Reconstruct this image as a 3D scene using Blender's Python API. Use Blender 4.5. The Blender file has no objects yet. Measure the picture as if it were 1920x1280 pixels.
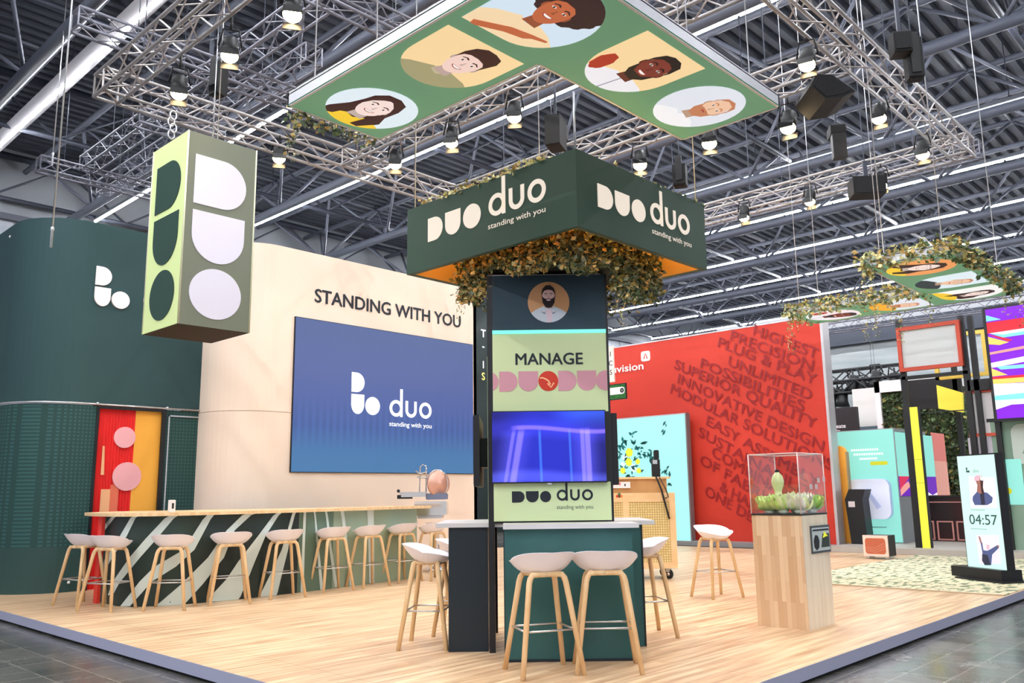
import bpy, math, random
from mathutils import Vector as V, Matrix
S = bpy.context.scene
COL = S.collection
PI = math.pi
random.seed(7)

# ---------------------------------------------------------------- camera
FOC, YAW, PIT, ROLL, EYE = 1588.0, math.radians(43.59), math.radians(10.136), math.radians(-.747), 1.28
_f = V((math.cos(PIT)*math.cos(YAW), math.cos(PIT)*math.sin(YAW), math.sin(PIT)))
_r0 = V((math.sin(YAW), -math.cos(YAW), 0)); _u0 = _r0.cross(_f)
_r = math.cos(ROLL)*_r0 + math.sin(ROLL)*_u0
_u = -math.sin(ROLL)*_r0 + math.cos(ROLL)*_u0
CAMP = V((0, 0, EYE))
cam = bpy.data.cameras.new('camera'); cam_o = bpy.data.objects.new('camera', cam); COL.objects.link(cam_o)
cam.sensor_width = 36; cam.lens = FOC/1920*36; cam.clip_end = 200; cam.clip_start = .05
cam_o.matrix_world = Matrix((( _r.x, _u.x, -_f.x, 0), (_r.y, _u.y, -_f.y, 0), (_r.z, _u.z, -_f.z, EYE), (0, 0, 0, 1)))
S.camera = cam_o
S.view_settings.view_transform = 'Standard'; S.view_settings.look = 'None'
S.view_settings.exposure = 0.5; S.view_settings.gamma = 1; S.view_settings.use_curve_mapping = False

# hall ambient light
w = bpy.data.worlds.new('hall_air'); S.world = w; w.use_nodes = True
w.node_tree.nodes['Background'].inputs[0].default_value = (.86, .90, 1.0, 1)
w.node_tree.nodes['Background'].inputs[1].default_value = .62

def ray(px, py): return _f + (px-960)/FOC*_r + (640-py)/FOC*_u
def at(px, py, z):                       # the point at height z seen at a pixel of the photograph
    d = ray(px, py); return CAMP + d*((z-EYE)/d.z)
def on(px, py, ax, v):                   # the point of plane x=v or y=v seen at a pixel
    d = ray(px, py); return CAMP + d*((v-CAMP[ax])/d[ax])
def far(px, py, D): return CAMP + ray(px, py)*D

# ---------------------------------------------------------------- materials
def lin(c):
    return tuple(((x/255)/12.92 if x/255 <= .04045 else ((x/255+.055)/1.055)**2.4) for x in c) + (1,)
MATS = {}
def mat(name, rgb, rough=.55, metal=0, emit=0, spec=.4, ecol=None):
    if name in MATS: return MATS[name]
    m = bpy.data.materials.new(name); m.use_nodes = True; b = m.node_tree.nodes['Principled BSDF']
    b.inputs['Base Color'].default_value = lin(rgb); b.inputs['Roughness'].default_value = rough
    b.inputs['Metallic'].default_value = metal; b.inputs['Specular IOR Level'].default_value = spec
    if emit:
        b.inputs['Emission Color'].default_value = lin(ecol or rgb); b.inputs['Emission Strength'].default_value = emit if emit > 2 else emit*.78
        if .3 < emit < 2:
            k = lin(rgb); b.inputs['Base Color'].default_value = (k[0]*.3, k[1]*.3, k[2]*.3, 1)
    MATS[name] = m; return m
def nodes(m): return m.node_tree.nodes, m.node_tree.links, m.node_tree.nodes['Principled BSDF']
def mottled(name, a, b, scale=(3, 3, 3), rough=.6, detail=4, metal=0, lo=.35, hi=.65):
    if name in MATS: return MATS[name]
    m = mat(name, a, rough, metal); n, l, bs = nodes(m)
    tc = n.new('ShaderNodeTexCoord'); mp = n.new('ShaderNodeMapping'); mp.inputs['Scale'].default_value = scale
    nz = n.new('ShaderNodeTexNoise'); nz.inputs['Detail'].default_value = detail; nz.inputs['Scale'].default_value = 1
    cr = n.new('ShaderNodeValToRGB'); cr.color_ramp.elements[0].color = lin(a); cr.color_ramp.elements[1].color = lin(b)
    cr.color_ramp.elements[0].position = lo; cr.color_ramp.elements[1].position = hi
    l.new(tc.outputs['Object'], mp.inputs['Vector']); l.new(mp.outputs[0], nz.inputs['Vector'])
    l.new(nz.outputs['Fac'], cr.inputs[0]); l.new(cr.outputs[0], bs.inputs['Base Color']); return m

WHITE = mat('white_paint', (238, 234, 232)); BLACK = mat('black_plastic', (24, 24, 28), .45)
ALU = mat('aluminium', (196, 192, 194), .42, .55); STEEL = mat('brushed_steel', (206, 206, 208), .28, .85)
OAK = mottled('oak', (240, 208, 162), (226, 186, 134), (18, 18, 3), .5)
SHELL = mat('seat_shell', (244, 243, 255), .38)
CREAM = mat('cream_print', (250, 238, 226), .6)
DKGREEN = mat('dark_green_print', (40, 68, 58), .55)
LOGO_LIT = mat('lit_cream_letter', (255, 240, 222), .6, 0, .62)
INK = mat('ink', (30, 36, 44), .6)

# ---------------------------------------------------------------- mesh builder
class B:
    def __init__(s): s.v = []; s.f = []; s.m = []; s.mats = []; s.sm = []
    def mi(s, m):
        if m not in s.mats: s.mats.append(m)
        return s.mats.index(m)
    def add(s, vs, fs, m, smooth=False):
        o = len(s.v); k = s.mi(m); s.v += [tuple(p) for p in vs]
        for f in fs: s.f.append(tuple(i+o for i in f)); s.m.append(k); s.sm.append(smooth)
    def hexa(s, p, m):                   # eight corners: bottom four, top four
        s.add(p, [(3, 2, 1, 0), (4, 5, 6, 7), (0, 1, 5, 4), (1, 2, 6, 5), (2, 3, 7, 6), (3, 0, 4, 7)], m)
    def box(s, a, b, m):
        x0, y0, z0 = min(a[0], b[0]), min(a[1], b[1]), min(a[2], b[2]); x1, y1, z1 = max(a[0], b[0]), max(a[1], b[1]), max(a[2], b[2])
        s.hexa([(x0, y0, z0), (x1, y0, z0), (x1, y1, z0), (x0, y1, z0), (x0, y0, z1), (x1, y0, z1), (x1, y1, z1), (x0, y1, z1)], m)
    def fbox(s, F, u0, u1, v0, v1, w0, w1, m):
        s.hexa([F(u0, v0, w0), F(u1, v0, w0), F(u1, v1, w0), F(u0, v1, w0), F(u0, v0, w1), F(u1, v0, w1), F(u1, v1, w1), F(u0, v1, w1)], m)
    def rbox(s, F, u0, u1, v0, v1, w0, w1, m, r=.01):      # box with the four w-parallel edges rounded
        s.prism(F, rrect(u0, u1, v0, v1, r), w0, w1, m)
    def prism(s, F, poly, w0, w1, m, mside=None, smooth=False):
        n = len(poly); a = [F(p[0], p[1], w0) for p in poly]; b = [F(p[0], p[1], w1) for p in poly]
        s.add(a, [tuple(range(n))[::-1]], m); s.add(b, [tuple(range(n))], m)
        s.add(a+b, [(i, (i+1) % n, n+(i+1) % n, n+i) for i in range(n)], mside or m, smooth)
    def flat(s, F, poly, w, m): s.add([F(p[0], p[1], w) for p in poly], [tuple(range(len(poly)))], m)
    def tube(s, pts, r, m, n=8, closed=False, sy=1.0):
        pts = [V(p) for p in pts]; rs = r if isinstance(r, (list, tuple)) else [r]*len(pts)
        vs = []; N = len(pts); up = None
        for i, p in enumerate(pts):
            t = (pts[(i+1) % N]-pts[i-1]) if closed else (pts[min(i+1, N-1)]-pts[max(i-1, 0)])
            t = t.normalized() if t.length > 1e-9 else V((0, 0, 1))
            if up is None:
                h = V((0, 0, 1)) if abs(t.z) < .9 else V((1, 0, 0)); up = (h - t*h.dot(t)).normalized()
            else: up = (up - t*up.dot(t)).normalized()
            sd = t.cross(up)
            vs += [p + up*math.cos(2*PI*k/n+PI/n)*rs[i]*sy + sd*math.sin(2*PI*k/n+PI/n)*rs[i] for k in range(n)]
        fs = []
        for i in range(N if closed else N-1):
            j = (i+1) % N
            fs += [(i*n+k, i*n+(k+1) % n, j*n+(k+1) % n, j*n+k) for k in range(n)]
        if not closed: fs += [tuple(range(n))[::-1], tuple(range((N-1)*n, N*n))]
        s.add(vs, fs, m, n > 5)
    def lathe(s, o, prof, m, n=24, axis=(0, 0, 1)):
        ax = V(axis).normalized(); h = V((1, 0, 0)) if abs(ax.x) < .9 else V((0, 1, 0)); e1 = (h-ax*h.dot(ax)).normalized(); e2 = ax.cross(e1)
        vs = []; o = V(o)
        for r, z in prof: vs += [o + ax*z + e1*r*math.cos(2*PI*k/n) + e2*r*math.sin(2*PI*k/n) for k in range(n)]
        fs = []
        for i in range(len(prof)-1): fs += [(i*n+k, i*n+(k+1) % n, (i+1)*n+(k+1) % n, (i+1)*n+k) for k in range(n)]
        fs += [tuple(range(n))[::-1], tuple(range((len(prof)-1)*n, len(prof)*n))]
        s.add(vs, fs, m, True)
    def grid(s, rows, m, smooth=True, closed=False):
        R = len(rows); Cn = len(rows[0]); vs = [p for r in rows for p in r]
        fs = [(i*Cn+j, i*Cn+(j+1) % Cn, (i+1)*Cn+(j+1) % Cn, (i+1)*Cn+j) for i in range(R-1) for j in range(Cn if closed else Cn-1)]
        s.add(vs, fs, m, smooth)
    def build(s, name, parent=None, loc=None, shade=None):
        me = bpy.data.meshes.new(name); me.from_pydata(s.v, [], s.f)
        for m in s.mats: me.materials.append(m)
        me.polygons.foreach_set('material_index', s.m); me.polygons.foreach_set('use_smooth', s.sm)
        me.validate(); me.update()
        o = bpy.data.objects.new(name, me); COL.objects.link(o)
        if parent is not None:
            o.parent = parent; o.matrix_parent_inverse = Matrix.Translation(-V(parent.location)) if WORLD_PARTS else Matrix()
        if loc is not None: o.location = loc
        return o
WORLD_PARTS = True                       # part meshes are given in world coordinates
def frame(o, e1, e2, n=None):
    o = V(o); e1 = V(e1).normalized(); e2 = V(e2).normalized(); n = V(n).normalized() if n else e1.cross(e2)
    f = lambda u, v, w=0: o + e1*u + e2*v + n*w
    f.o, f.e1, f.e2, f.n = o, e1, e2, n
    return f
IDF = frame((0, 0, 0), (1, 0, 0), (0, 1, 0))
def rrect(u0, u1, v0, v1, r, k=5):
    p = []
    for cx, cy, a in ((u1-r, v1-r, 0), (u0+r, v1-r, 90), (u0+r, v0+r, 180), (u1-r, v0+r, 270)):
        p += [(cx+r*math.cos(math.radians(a+90*i/k)), cy+r*math.sin(math.radians(a+90*i/k))) for i in range(k+1)]
    return p
def circ(cx, cy, rx, ry=None, n=32, rot=0, a0=0, a1=360):
    ry = ry or rx; c, s_ = math.cos(rot), math.sin(rot); out = []
    full = abs(a1-a0) >= 360
    for i in range(n if full else n+1):
        a = math.radians(a0+(a1-a0)*i/n); x, y = rx*math.cos(a), ry*math.sin(a); out.append((cx+x*c-y*s_, cy+x*s_+y*c))
    return out
def shapeD(x, y, w, h): return [(x, y+h), (x, y)] + circ(x+w-h/2, y+h/2, h/2, h/2, 18, 0, -90, 90) if w >= h/2 else []
def shapeU(x, y, w, h): return [(x+w, y+h), (x, y+h)] + circ(x+w/2, y+w/2, w/2, w/2, 18, 0, 180, 360)
def shapeO(x, y, w, h): return circ(x+w/2, y+h/2, w/2, h/2, 40)
def clip(poly, win):                      # cut a polygon to a convex window
    def area2(p): return sum(p[i-1][0]*p[i][1]-p[i][0]*p[i-1][1] for i in range(len(p)))
    if area2(win) < 0: win = win[::-1]
    out = list(poly)
    for i in range(len(win)):
        a, b = win[i-1], win[i]; inp = out; out = []
        if not inp: break
        side = lambda p: (b[0]-a[0])*(p[1]-a[1])-(b[1]-a[1])*(p[0]-a[0])
        for j in range(len(inp)):
            p, q = inp[j-1], inp[j]; sp, sq = side(p), side(q)
            if (sp >= 0) != (sq >= 0):
                t = sp/(sp-sq); out.append((p[0]+(q[0]-p[0])*t, p[1]+(q[1]-p[1])*t))
            if sq >= 0: out.append(q)
    return out
def stroke(B_, F, pts, wd, w0, w1, m, closed=False):
    P = [V((p[0], p[1])) for p in pts]; n = len(P); L = []; R = []
    for i, p in enumerate(P):
        t = (P[(i+1) % n]-P[i-1]) if closed else (P[min(i+1, n-1)]-P[max(i-1, 0)])
        t.normalize(); q = V((-t.y, t.x))*wd/2; L.append(p+q); R.append(p-q)
    for i in range(n if closed else n-1):
        j = (i+1) % n
        B_.prism(F, [L[i], R[i], R[j], L[j]], w0, w1, m)
def duo_word(B_, F, x, y, h, w0, w1, m):   # lower-case wordmark, h = x-height
    wd = h*.2; R_ = h/2-wd/2
    stroke(B_, F, circ(x+h/2, y+h/2, R_, R_, 36), wd, w0, w1, m, True)
    B_.fbox(F, x+h-wd, x+h, y, y+h*1.68, w0, w1, m)
    x2 = x+h*1.22; uw = h*.88
    pts = [(x2+wd/2, y+h)] + circ(x2+uw/2, y+uw/2, uw/2-wd/2, uw/2-wd/2, 18, 0, 180, 360) + [(x2+uw-wd/2, y+h)]
    stroke(B_, F, pts, wd, w0, w1, m)
    x3 = x2+uw+h*.2
    stroke(B_, F, circ(x3+h/2, y+h/2, R_, R_, 36), wd, w0, w1, m, True)
    return x3+h
def DUO(B_, F, x, y, h, w0, w1, m, gap=.14, asp=1.0):
    a = h*asp
    B_.prism(F, shapeD(x, y, a, h), w0, w1, m); x += a+gap*h
    B_.prism(F, shapeU(x, y, a, h), w0, w1, m); x += a+gap*h
    B_.prism(F, shapeO(x, y, h, h), w0, w1, m); return x+h
def mark(B_, F, x, y, h, w0, w1, m):       # the stacked D over U with O beside it, h = full height
    a = h*.475; q = a*.8
    B_.prism(F, shapeD(x, y+h-a, q, a), w0, w1, m); B_.prism(F, [(x+(p[0]-x)*.8, p[1]) for p in shapeU(x, y, a, a)], w0, w1, m)
    B_.prism(F, shapeO(x+a*.87, y, a*.93, a*.93), w0, w1, m); return x+a*1.8
def text(B_, F, s, x, y, h, w0, w1, m, bold=0, width=None, align='LEFT', shear=0, space=1.0):
    cu = bpy.data.curves.new('t', 'FONT'); cu.body = s; cu.size = 1.0; cu.shear = shear
    cu.space_character = space; cu.resolution_u = 3
    o = bpy.data.objects.new('t', cu); COL.objects.link(o)
    me = bpy.data.meshes.new_from_object(o.evaluated_get(bpy.context.evaluated_depsgraph_get()))
    bpy.data.objects.remove(o)
    vs = [v.co.copy() for v in me.vertices]; fs = [tuple(p.vertices) for p in me.polygons]; bpy.data.meshes.remove(me)
    if not vs: return x
    k = h/.729                               # cap height of the built-in face
    x0, x1 = min(v.x for v in vs), max(v.x for v in vs)
    kx = width/(x1-x0) if width else k
    off = {'LEFT': 0, 'CENTER': (x1-x0)/2*kx, 'RIGHT': (x1-x0)*kx}[align]
    for q, (dx, dy) in enumerate(((0, 0), (1, 0), (-1, 0), (0, .7), (0, -.7)) if bold else ((0, 0),)):
        B_.add([F(x-off+(v.x-x0)*kx+dx*bold*k, y+v.y*k+dy*bold*k, w1+q*.0002) for v in vs], fs, m)
    return x-off+(x1-x0)*kx

# ---------------------------------------------------------------- naming
def tag(o, label, cat, group=None, kind=None):
    o['label'] = label; o['category'] = cat
    if group: o['group'] = group
    if kind: o['kind'] = kind
    return o
def thing(name, loc, label, cat, group=None):
    o = bpy.data.objects.new(name, None); o.location = loc; o.empty_display_size = .1; COL.objects.link(o)
    return tag(o, label, cat, group)
def struct(name, b, parent=None):
    o = b.build(name, parent)
    if parent is None: o['kind'] = 'structure'
    return o
def dup(root, loc, rz, label, group=None):
    r = root.copy(); COL.objects.link(r); r.location = loc; r.rotation_euler = (0, 0, rz); r['label'] = label
    if group: r['group'] = group
    for ch in list(root.children):
        c = ch.copy(); COL.objects.link(c); c.parent = r
        for g in list(ch.children):
            d = g.copy(); COL.objects.link(d); d.parent = c
    return r

# ================================================================ SETTING
# ---- hall floor: dark glossy tiles
def tile_mat():
    m = mat('hall_tiles', (66, 66, 66), .22); n, l, bs = nodes(m)
    tc = n.new('ShaderNodeTexCoord'); br = n.new('ShaderNodeTexBrick'); br.offset = 0
    br.inputs['Scale'].default_value = 1; br.inputs['Brick Width'].default_value = .32; br.inputs['Row Height'].default_value = .32
    br.inputs['Mortar Size'].default_value = .006; br.inputs['Mortar Smooth'].default_value = .3
    br.inputs['Color1'].default_value = lin((72, 71, 69)); br.inputs['Color2'].default_value = lin((88, 86, 82)); br.inputs['Mortar'].default_value = lin((126, 122, 114))
    l.new(tc.outputs['Object'], br.inputs['Vector'])
    nz = n.new('ShaderNodeTexNoise'); nz.inputs['Scale'].default_value = 1.7; nz.inputs['Detail'].default_value = 6
    mx = n.new('ShaderNodeMixRGB'); mx.blend_type = 'OVERLAY'; mx.inputs[0].default_value = .5
    l.new(tc.outputs['Object'], nz.inputs['Vector']); l.new(br.outputs['Color'], mx.inputs[1]); l.new(nz.outputs['Fac'], mx.inputs[2])
    l.new(mx.outputs[0], bs.inputs['Base Color'])
    mr = n.new('ShaderNodeMapRange'); mr.inputs['To Min'].default_value = .12; mr.inputs['To Max'].default_value = .4
    l.new(nz.outputs['Fac'], mr.inputs[0]); l.new(mr.outputs[0], bs.inputs['Roughness']); return m
b = B(); b.box((-16, -16, -.3), (46, 40, -.12), tile_mat()); struct('floor', b)

# ---- stand platform: oak planks running along X
def plank_mat():
    m = mat('oak_planks', (226, 188, 140), .38); n, l, bs = nodes(m)
    tc = n.new('ShaderNodeTexCoord'); br = n.new('ShaderNodeTexBrick'); br.offset = .37
    br.inputs['Scale'].default_value = 1; br.inputs['Brick Width'].default_value = 1.22; br.inputs['Row Height'].default_value = .062
    br.inputs['Mortar Size'].default_value = .0006; br.inputs['Bias'].default_value = .0
    br.inputs['Color1'].default_value = lin((238, 210, 172)); br.inputs['Color2'].default_value = lin((218, 182, 142)); br.inputs['Mortar'].default_value = lin((196, 156, 118))
    l.new(tc.outputs['Object'], br.inputs['Vector'])
    mp = n.new('ShaderNodeMapping'); mp.inputs['Scale'].default_value = (1.1, 17, 1)
    nz = n.new('ShaderNodeTexNoise'); nz.inputs['Scale'].default_value = 1; nz.inputs['Detail'].default_value = 5
    cr = n.new('ShaderNodeValToRGB'); cr.color_ramp.elements[0].color = (.58, .46, .36, 1); cr.color_ramp.elements[1].color = (1, 1, 1, 1)
    cr.color_ramp.elements[0].position = .3; cr.color_ramp.elements[1].position = .62
    l.new(tc.outputs['Object'], mp.inputs['Vector']); l.new(mp.outputs[0], nz.inputs['Vector']); l.new(nz.outputs['Fac'], cr.inputs[0])
    mx = n.new('ShaderNodeMixRGB'); mx.blend_type = 'MULTIPLY'; mx.inputs[0].default_value = .9
    l.new(br.outputs['Color'], mx.inputs[1]); l.new(cr.outputs[0], mx.inputs[2])
    b2 = n.new('ShaderNodeTexBrick'); b2.offset = 0; b2.inputs['Scale'].default_value = 1; b2.inputs['Brick Width'].default_value = 1.9; b2.inputs['Row Height'].default_value = 1.24
    b2.inputs['Mortar Size'].default_value = .0035; b2.inputs['Color1'].default_value = b2.inputs['Color2'].default_value = (1, 1, 1, 1); b2.inputs['Mortar'].default_value = (.72, .6, .5, 1)
    m2 = n.new('ShaderNodeMixRGB'); m2.blend_type = 'MULTIPLY'; m2.inputs[0].default_value = 1
    l.new(tc.outputs['Object'], b2.inputs['Vector']); l.new(mx.outputs[0], m2.inputs[1]); l.new(b2.outputs['Color'], m2.inputs[2])
    l.new(m2.outputs[0], bs.inputs['Base Color']); return m
PX0, PY0 = 3.31, 2.97
EDGE = mat('platform_edge_vinyl', (168, 170, 194), .35); SHADOWGAP = mat('black_recess', (18, 18, 20), .8)
b = B(); b.box((PX0+.004, PY0+.004, -.02), (16.0, 14.6, 0), plank_mat()); plat = struct('platform_floor', b)
b = B()
b.box((PX0, PY0, -.095), (PX0+.02, 14.6, -.001), EDGE); b.box((PX0, PY0, -.095), (16.0, PY0+.02, -.001), EDGE)
b.box((PX0+.03, PY0+.03, -.12), (16.0, 14.6, -.02), SHADOWGAP)
struct('edge_strip', b, plat)
# platform of the neighbouring stand on the right
PLAT2 = mat('neighbour_platform', (176, 168, 158), .5)
b = B(); b.box((17.55, -4, 0.0), (40, 7.75, .11), PLAT2); b.box((17.63, -4, -.12), (40, 7.75, 0), SHADOWGAP); struct('platform_floor', b)
b = B(); b.box((17.75, 7.8, .0), (26, 16, .1), mat('grey_plinth', (132, 130, 130), .5)); b.box((17.83, 7.8, -.12), (26, 16, .0), SHADOWGAP); struct('platform_floor', b)
b = B(); b.box((16.0, PY0, -.12), (17.62, 14.6, -.004), plank_mat()); struct('platform_floor', b)

# ---- hall walls
CONC = mottled('hall_wall_panel', (150, 156, 164), (166, 172, 178), (.3, .3, 3), .7)
b = B(); b.box((-6, 26.4, -.12), (46, 26.8, 9.2), CONC)
for k in range(26):
    b.box((-6+k*2, 26.38, -.12), (-5.96+k*2, 26.4, 9.2), mat('panel_joint', (110, 116, 124)))
struct('wall_left', b)
b = B(); b.box((-6, 26.3, 9.2), (46, 26.9, 11.6), mottled('roof_end_panel', (112, 116, 122), (124, 128, 134), (.4, .4, .4), .7)); b.box((-6, 26.24, 9.12), (46, 26.36, 9.3), mat('dark_flashing', (70, 74, 84))); struct('trim_5', b)
CONC2 = mottled('hall_wall_concrete', (126, 132, 134), (146, 150, 150), (.3, .3, 3), .8)
b = B(); b.box((40, -8, -.12), (40.4, 27, 8.0), CONC2); struct('wall_right', b)
b = B(); b.box((39.7, -8, 8.0), (40.4, 27, 8.9), mat('dark_soffit', (48, 52, 62), .7)); struct('trim_1', b)

# ---- roof: ribbed deck, tubular girders, purlins
DECK = mottled('roof_deck', (50, 54, 66), (66, 70, 80), (.2, .8, 1), .7)
b = B(); rows = []
n = 130
for k in range(n):
    y = -16+k*.33
    rows += [[(x, y, 11.2) for x in (-10, 46)], [(x, y+.15, 11.2) for x in (-10, 46)], [(x, y+.18, 11.36) for x in (-10, 46)], [(x, y+.30, 11.36) for x in (-10, 46)]]
b.grid(rows, DECK, False); struct('ceiling', b)
STEELG = mat('grey_painted_steel', (82, 86, 98), .5, .0)
STEELD = mat('dark_painted_steel', (46, 50, 62), .55)
def girder(x, zb=9.1, zt=10.6, y0=-2, y1=26.2):
    b = B()
    b.tube([(x, y0, zb), (x, y1, zb)], .115, STEELG, 10)
    for sx in (-1, 1):
        b.tube([(x+sx*.95, y0, zt), (x+sx*.95, y1, zt)], .075, STEELG, 8)
    y = y0; st = 3.4
    while y < y1-st:
        for sx in (-1, 1):
            b.tube([(x+sx*.95, y, zt), (x, y+st/2, zb)], .042, STEELG, 6); b.tube([(x, y+st/2, zb), (x+sx*.95, y+st, zt)], .042, STEELG, 6)
        b.tube([(x-.95, y, zt), (x+.95, y, zt)], .04, STEELG, 6)
        y += st
    struct('trim_2', b)
GX = [4.4+3.72*k for k in range(10)]
for k, x in enumerate(GX): girder(x)
for y in (3.2, 9.0, 14.8, 20.6, 25.9):
    b = B(); b.tube([(0, y, 10.85), (40, y, 10.85)], .1, STEELD, 8)
    b.tube([(0, y, 9.6), (40, y, 9.6)], .06, STEELD, 8)
    for k in range(11):
        b.tube([(k*3.72+.68, y, 10.85), (k*3.72+2.54, y, 9.6)], .035, STEELD, 6); b.tube([(k*3.72+2.54, y, 9.6), (k*3.72+4.4, y, 10.85)], .035, STEELD, 6)
    struct('trim_3', b)
# ventilation duct under the deck
b = B(); b.tube([(2.6, -2, 10.2), (2.6, 26, 10.2)], .3, mat('navy_duct', (44, 48, 76), .6), 16); struct('trim_4', b)

# ---- continuous rows of hall lamps
STRIP = mat('hall_strip_lamp', (255, 255, 255), .5, 0, 120, ecol=(248, 250, 255))
REFL = mat('lamp_housing', (120, 124, 132), .5, .3)
LX = [5.35, 9.1, 12.7, 16.5, 20.0, 23.6, 27.4, 31.1, 34.8, 38.4]
ORD = ['leftmost', 'second', 'third', 'fourth', 'fifth', 'sixth', 'seventh', 'eighth', 'ninth', 'tenth']
for k, x in enumerate(LX):
    t = thing('ceiling_light', (x, 12, 9.5), '%s line of white strip lamps under the hall roof, counted from the left' % ORD[k], 'ceiling light', 'continuous strip lamps under the hall roof')
    b = B(); Fx = frame((x, 0, 9.5), (1, 0, 0), (0, 0, 1), (0, 1, 0))
    b.prism(Fx, [(-.045, .02), (.045, .02), (.03, .12), (-.03, .12)], -1, 26, REFL)
    if k == 0:
        b.prism(Fx, [(.05, .03), (.055, .02), (.2, .12), (.195, .13)], -1, 26, ALU); b.prism(Fx, [(-.05, .03), (-.195, .13), (-.2, .12), (-.055, .02)], -1, 26, ALU)
    b.build('housing', t)
    b = B()
    y = -1.0
    while y < 25.9:
        b.box((x-.021, y+.02, 9.475), (x+.021, y+1.46, 9.505), STRIP); y += 1.5
    b.build('tube_row', t)

    for y in (4, 10, 16, 22):
        b = B(); b.tube([(x, y, 9.6), (x, y, 11.2)], .012, STEELD, 5); b.build('hanger', t)

# unseen lamp rows added left of and behind the viewer for more front light
for k, x in enumerate((1.6, -2.1, -5.8)):
    t = thing('ceiling_light', (x, 0, 9.5), 'line of white strip lamps added over the aisle, outside the picture, for front light', 'ceiling light', 'strip lamps added over the aisle')
    b = B()
    for j in range(12): b.box((x-.028, -13+j*2.2, 9.475), (x+.028, -11.2+j*2.2, 9.515), STRIP)
    b.build('tube_row', t)

# ================================================================ STAND BUILDINGS
def hit(F, px, py):                       # where a pixel's ray meets the plane of a frame: its (u, v)
    d = ray(px, py); t = (F.o-CAMP).dot(F.n)/d.dot(F.n); p = CAMP+d*t-F.o
    return p.dot(F.e1), p.dot(F.e2)
def faceY(y): return frame((0, y, 0), (1, 0, 0), (0, 0, 1))       # looks towards -Y
def faceX(x): return frame((x, 0, 0), (0, -1, 0), (0, 0, 1))      # looks towards -X
def arc(cx, cy, r, a0, a1, n=14): return [(cx+r*math.cos(math.radians(a0+(a1-a0)*i/n)), cy+r*math.sin(math.radians(a0+(a1-a0)*i/n))) for i in range(n+1)]
def offs(pl, d):                          # offset an open plan polyline to its right
    out = []
    for i, p in enumerate(pl):
        a = V(pl[max(i-1, 0)]); c = V(pl[min(i+1, len(pl)-1)]); t = (c-a).normalized(); out.append((p[0]+t.y*d, p[1]-t.x*d))
    return out
def sheet(b, plan, z0, z1, th, m):        # upright skin following a plan polyline, with thickness to its left
    ins = offs(plan, -th); poly = plan+ins[::-1]; n = len(plan)
    A = [(p[0], p[1], z0) for p in poly]; Cc = [(p[0], p[1], z1) for p in poly]; N = len(poly)
    b.add(A+Cc, [(i, (i+1) % N, N+(i+1) % N, N+i) for i in range(N)], m, False)
    for i in range(n-1):
        b.add([Cc[i], Cc[i+1], Cc[N-2-i], Cc[N-1-i]], [(0, 1, 2, 3)], m); b.add([A[i], A[i+1], A[N-2-i], A[N-1-i]], [(3, 2, 1, 0)], m)

# ---- dark green cabin, rounded corner
CABF = mottled('cabin_green_fabric', (38, 66, 70), (44, 74, 73), (.5, .5, .3), .7)
def dots_mat():
    m = mat('cabin_dotted_fabric', (38, 74, 70), .65); n, l, bs = nodes(m)
    tc = n.new('ShaderNodeTexCoord'); sp = n.new('ShaderNodeSeparateXYZ'); l.new(tc.outputs['Object'], sp.inputs[0])
    def sq(sock, sc):
        a = n.new('ShaderNodeMath'); a.operation = 'MULTIPLY'; a.inputs[1].default_value = sc; l.new(sock, a.inputs[0])
        f = n.new('ShaderNodeMath'); f.operation = 'FRACT'; l.new(a.outputs[0], f.inputs[0])
        g = n.new('ShaderNodeMath'); g.operation = 'LESS_THAN'; g.inputs[1].default_value = .5; l.new(f.outputs[0], g.inputs[0]); return g
    ad = n.new('ShaderNodeMath'); ad.operation = 'ADD'; l.new(sp.outputs[0], ad.inputs[0]); l.new(sp.outputs[1], ad.inputs[1])
    a, c = sq(ad.outputs[0], 19), sq(sp.outputs[2], 19)
    mu = n.new('ShaderNodeMath'); mu.operation = 'MULTIPLY'; l.new(a.outputs[0], mu.inputs[0]); l.new(c.outputs[0], mu.inputs[1])
    mx = n.new('ShaderNodeMixRGB'); mx.inputs[1].default_value = lin((32, 66, 62)); mx.inputs[2].default_value = lin((48, 88, 86))
    l.new(mu.outputs[0], mx.inputs[0]); l.new(mx.outputs[0], bs.inputs['Base Color']); return m
DOTS = dots_mat(); PLINTHG = mat('cabin_plinth_green', (42, 70, 66), .6)
CY, CX, CR = 12.95, 3.72, .85
cab_plan = [(CX, 15.2)] + arc(CX+CR, CY+CR, CR, 180, 270) + [(6.9, CY)]
cab_left = [(CX, 15.2)] + arc(CX+CR, CY+CR, CR, 180, 270) + [(4.78, CY)]
cabin = thing('exhibition_cabin', (5.2, 13.4, 0), 'tall dark green rounded cabin with a white round-shaped logo and a red doorway', 'booth')
b = B(); sheet(b, cab_plan, 2.66, 5.37, .06, CABF)
b.add([(p[0], p[1], 5.33) for p in cab_plan+[(6.9, 15.2)]], [tuple(range(len(cab_plan)+1))], CABF); b.build('upper_wall', cabin)
b = B(); sheet(b, cab_left, .62, 2.62, .06, DOTS); b.build('dotted_wall', cabin)
b = B(); sheet(b, cab_left, 0, .62, .06, PLINTHG); b.build('plinth_band', cabin)
b = B(); b.tube([(p[0], p[1], 2.64) for p in offs(cab_plan, .012)], .016, STEEL, 8); b.build('rail', cabin)
for p in ((CX-.01, 14.0, 5.2), (CX-.01, 14.0, 2.78), (4.55, CY-.01, .13)):
    b = B(); b.lathe(p, [(.001, .02), (.018, .014), (.022, 0)], WHITE, 10, (-1, 0, 0) if p[0] < 4 else (0, -1, 0)); b.build('stud', cabin)
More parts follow.
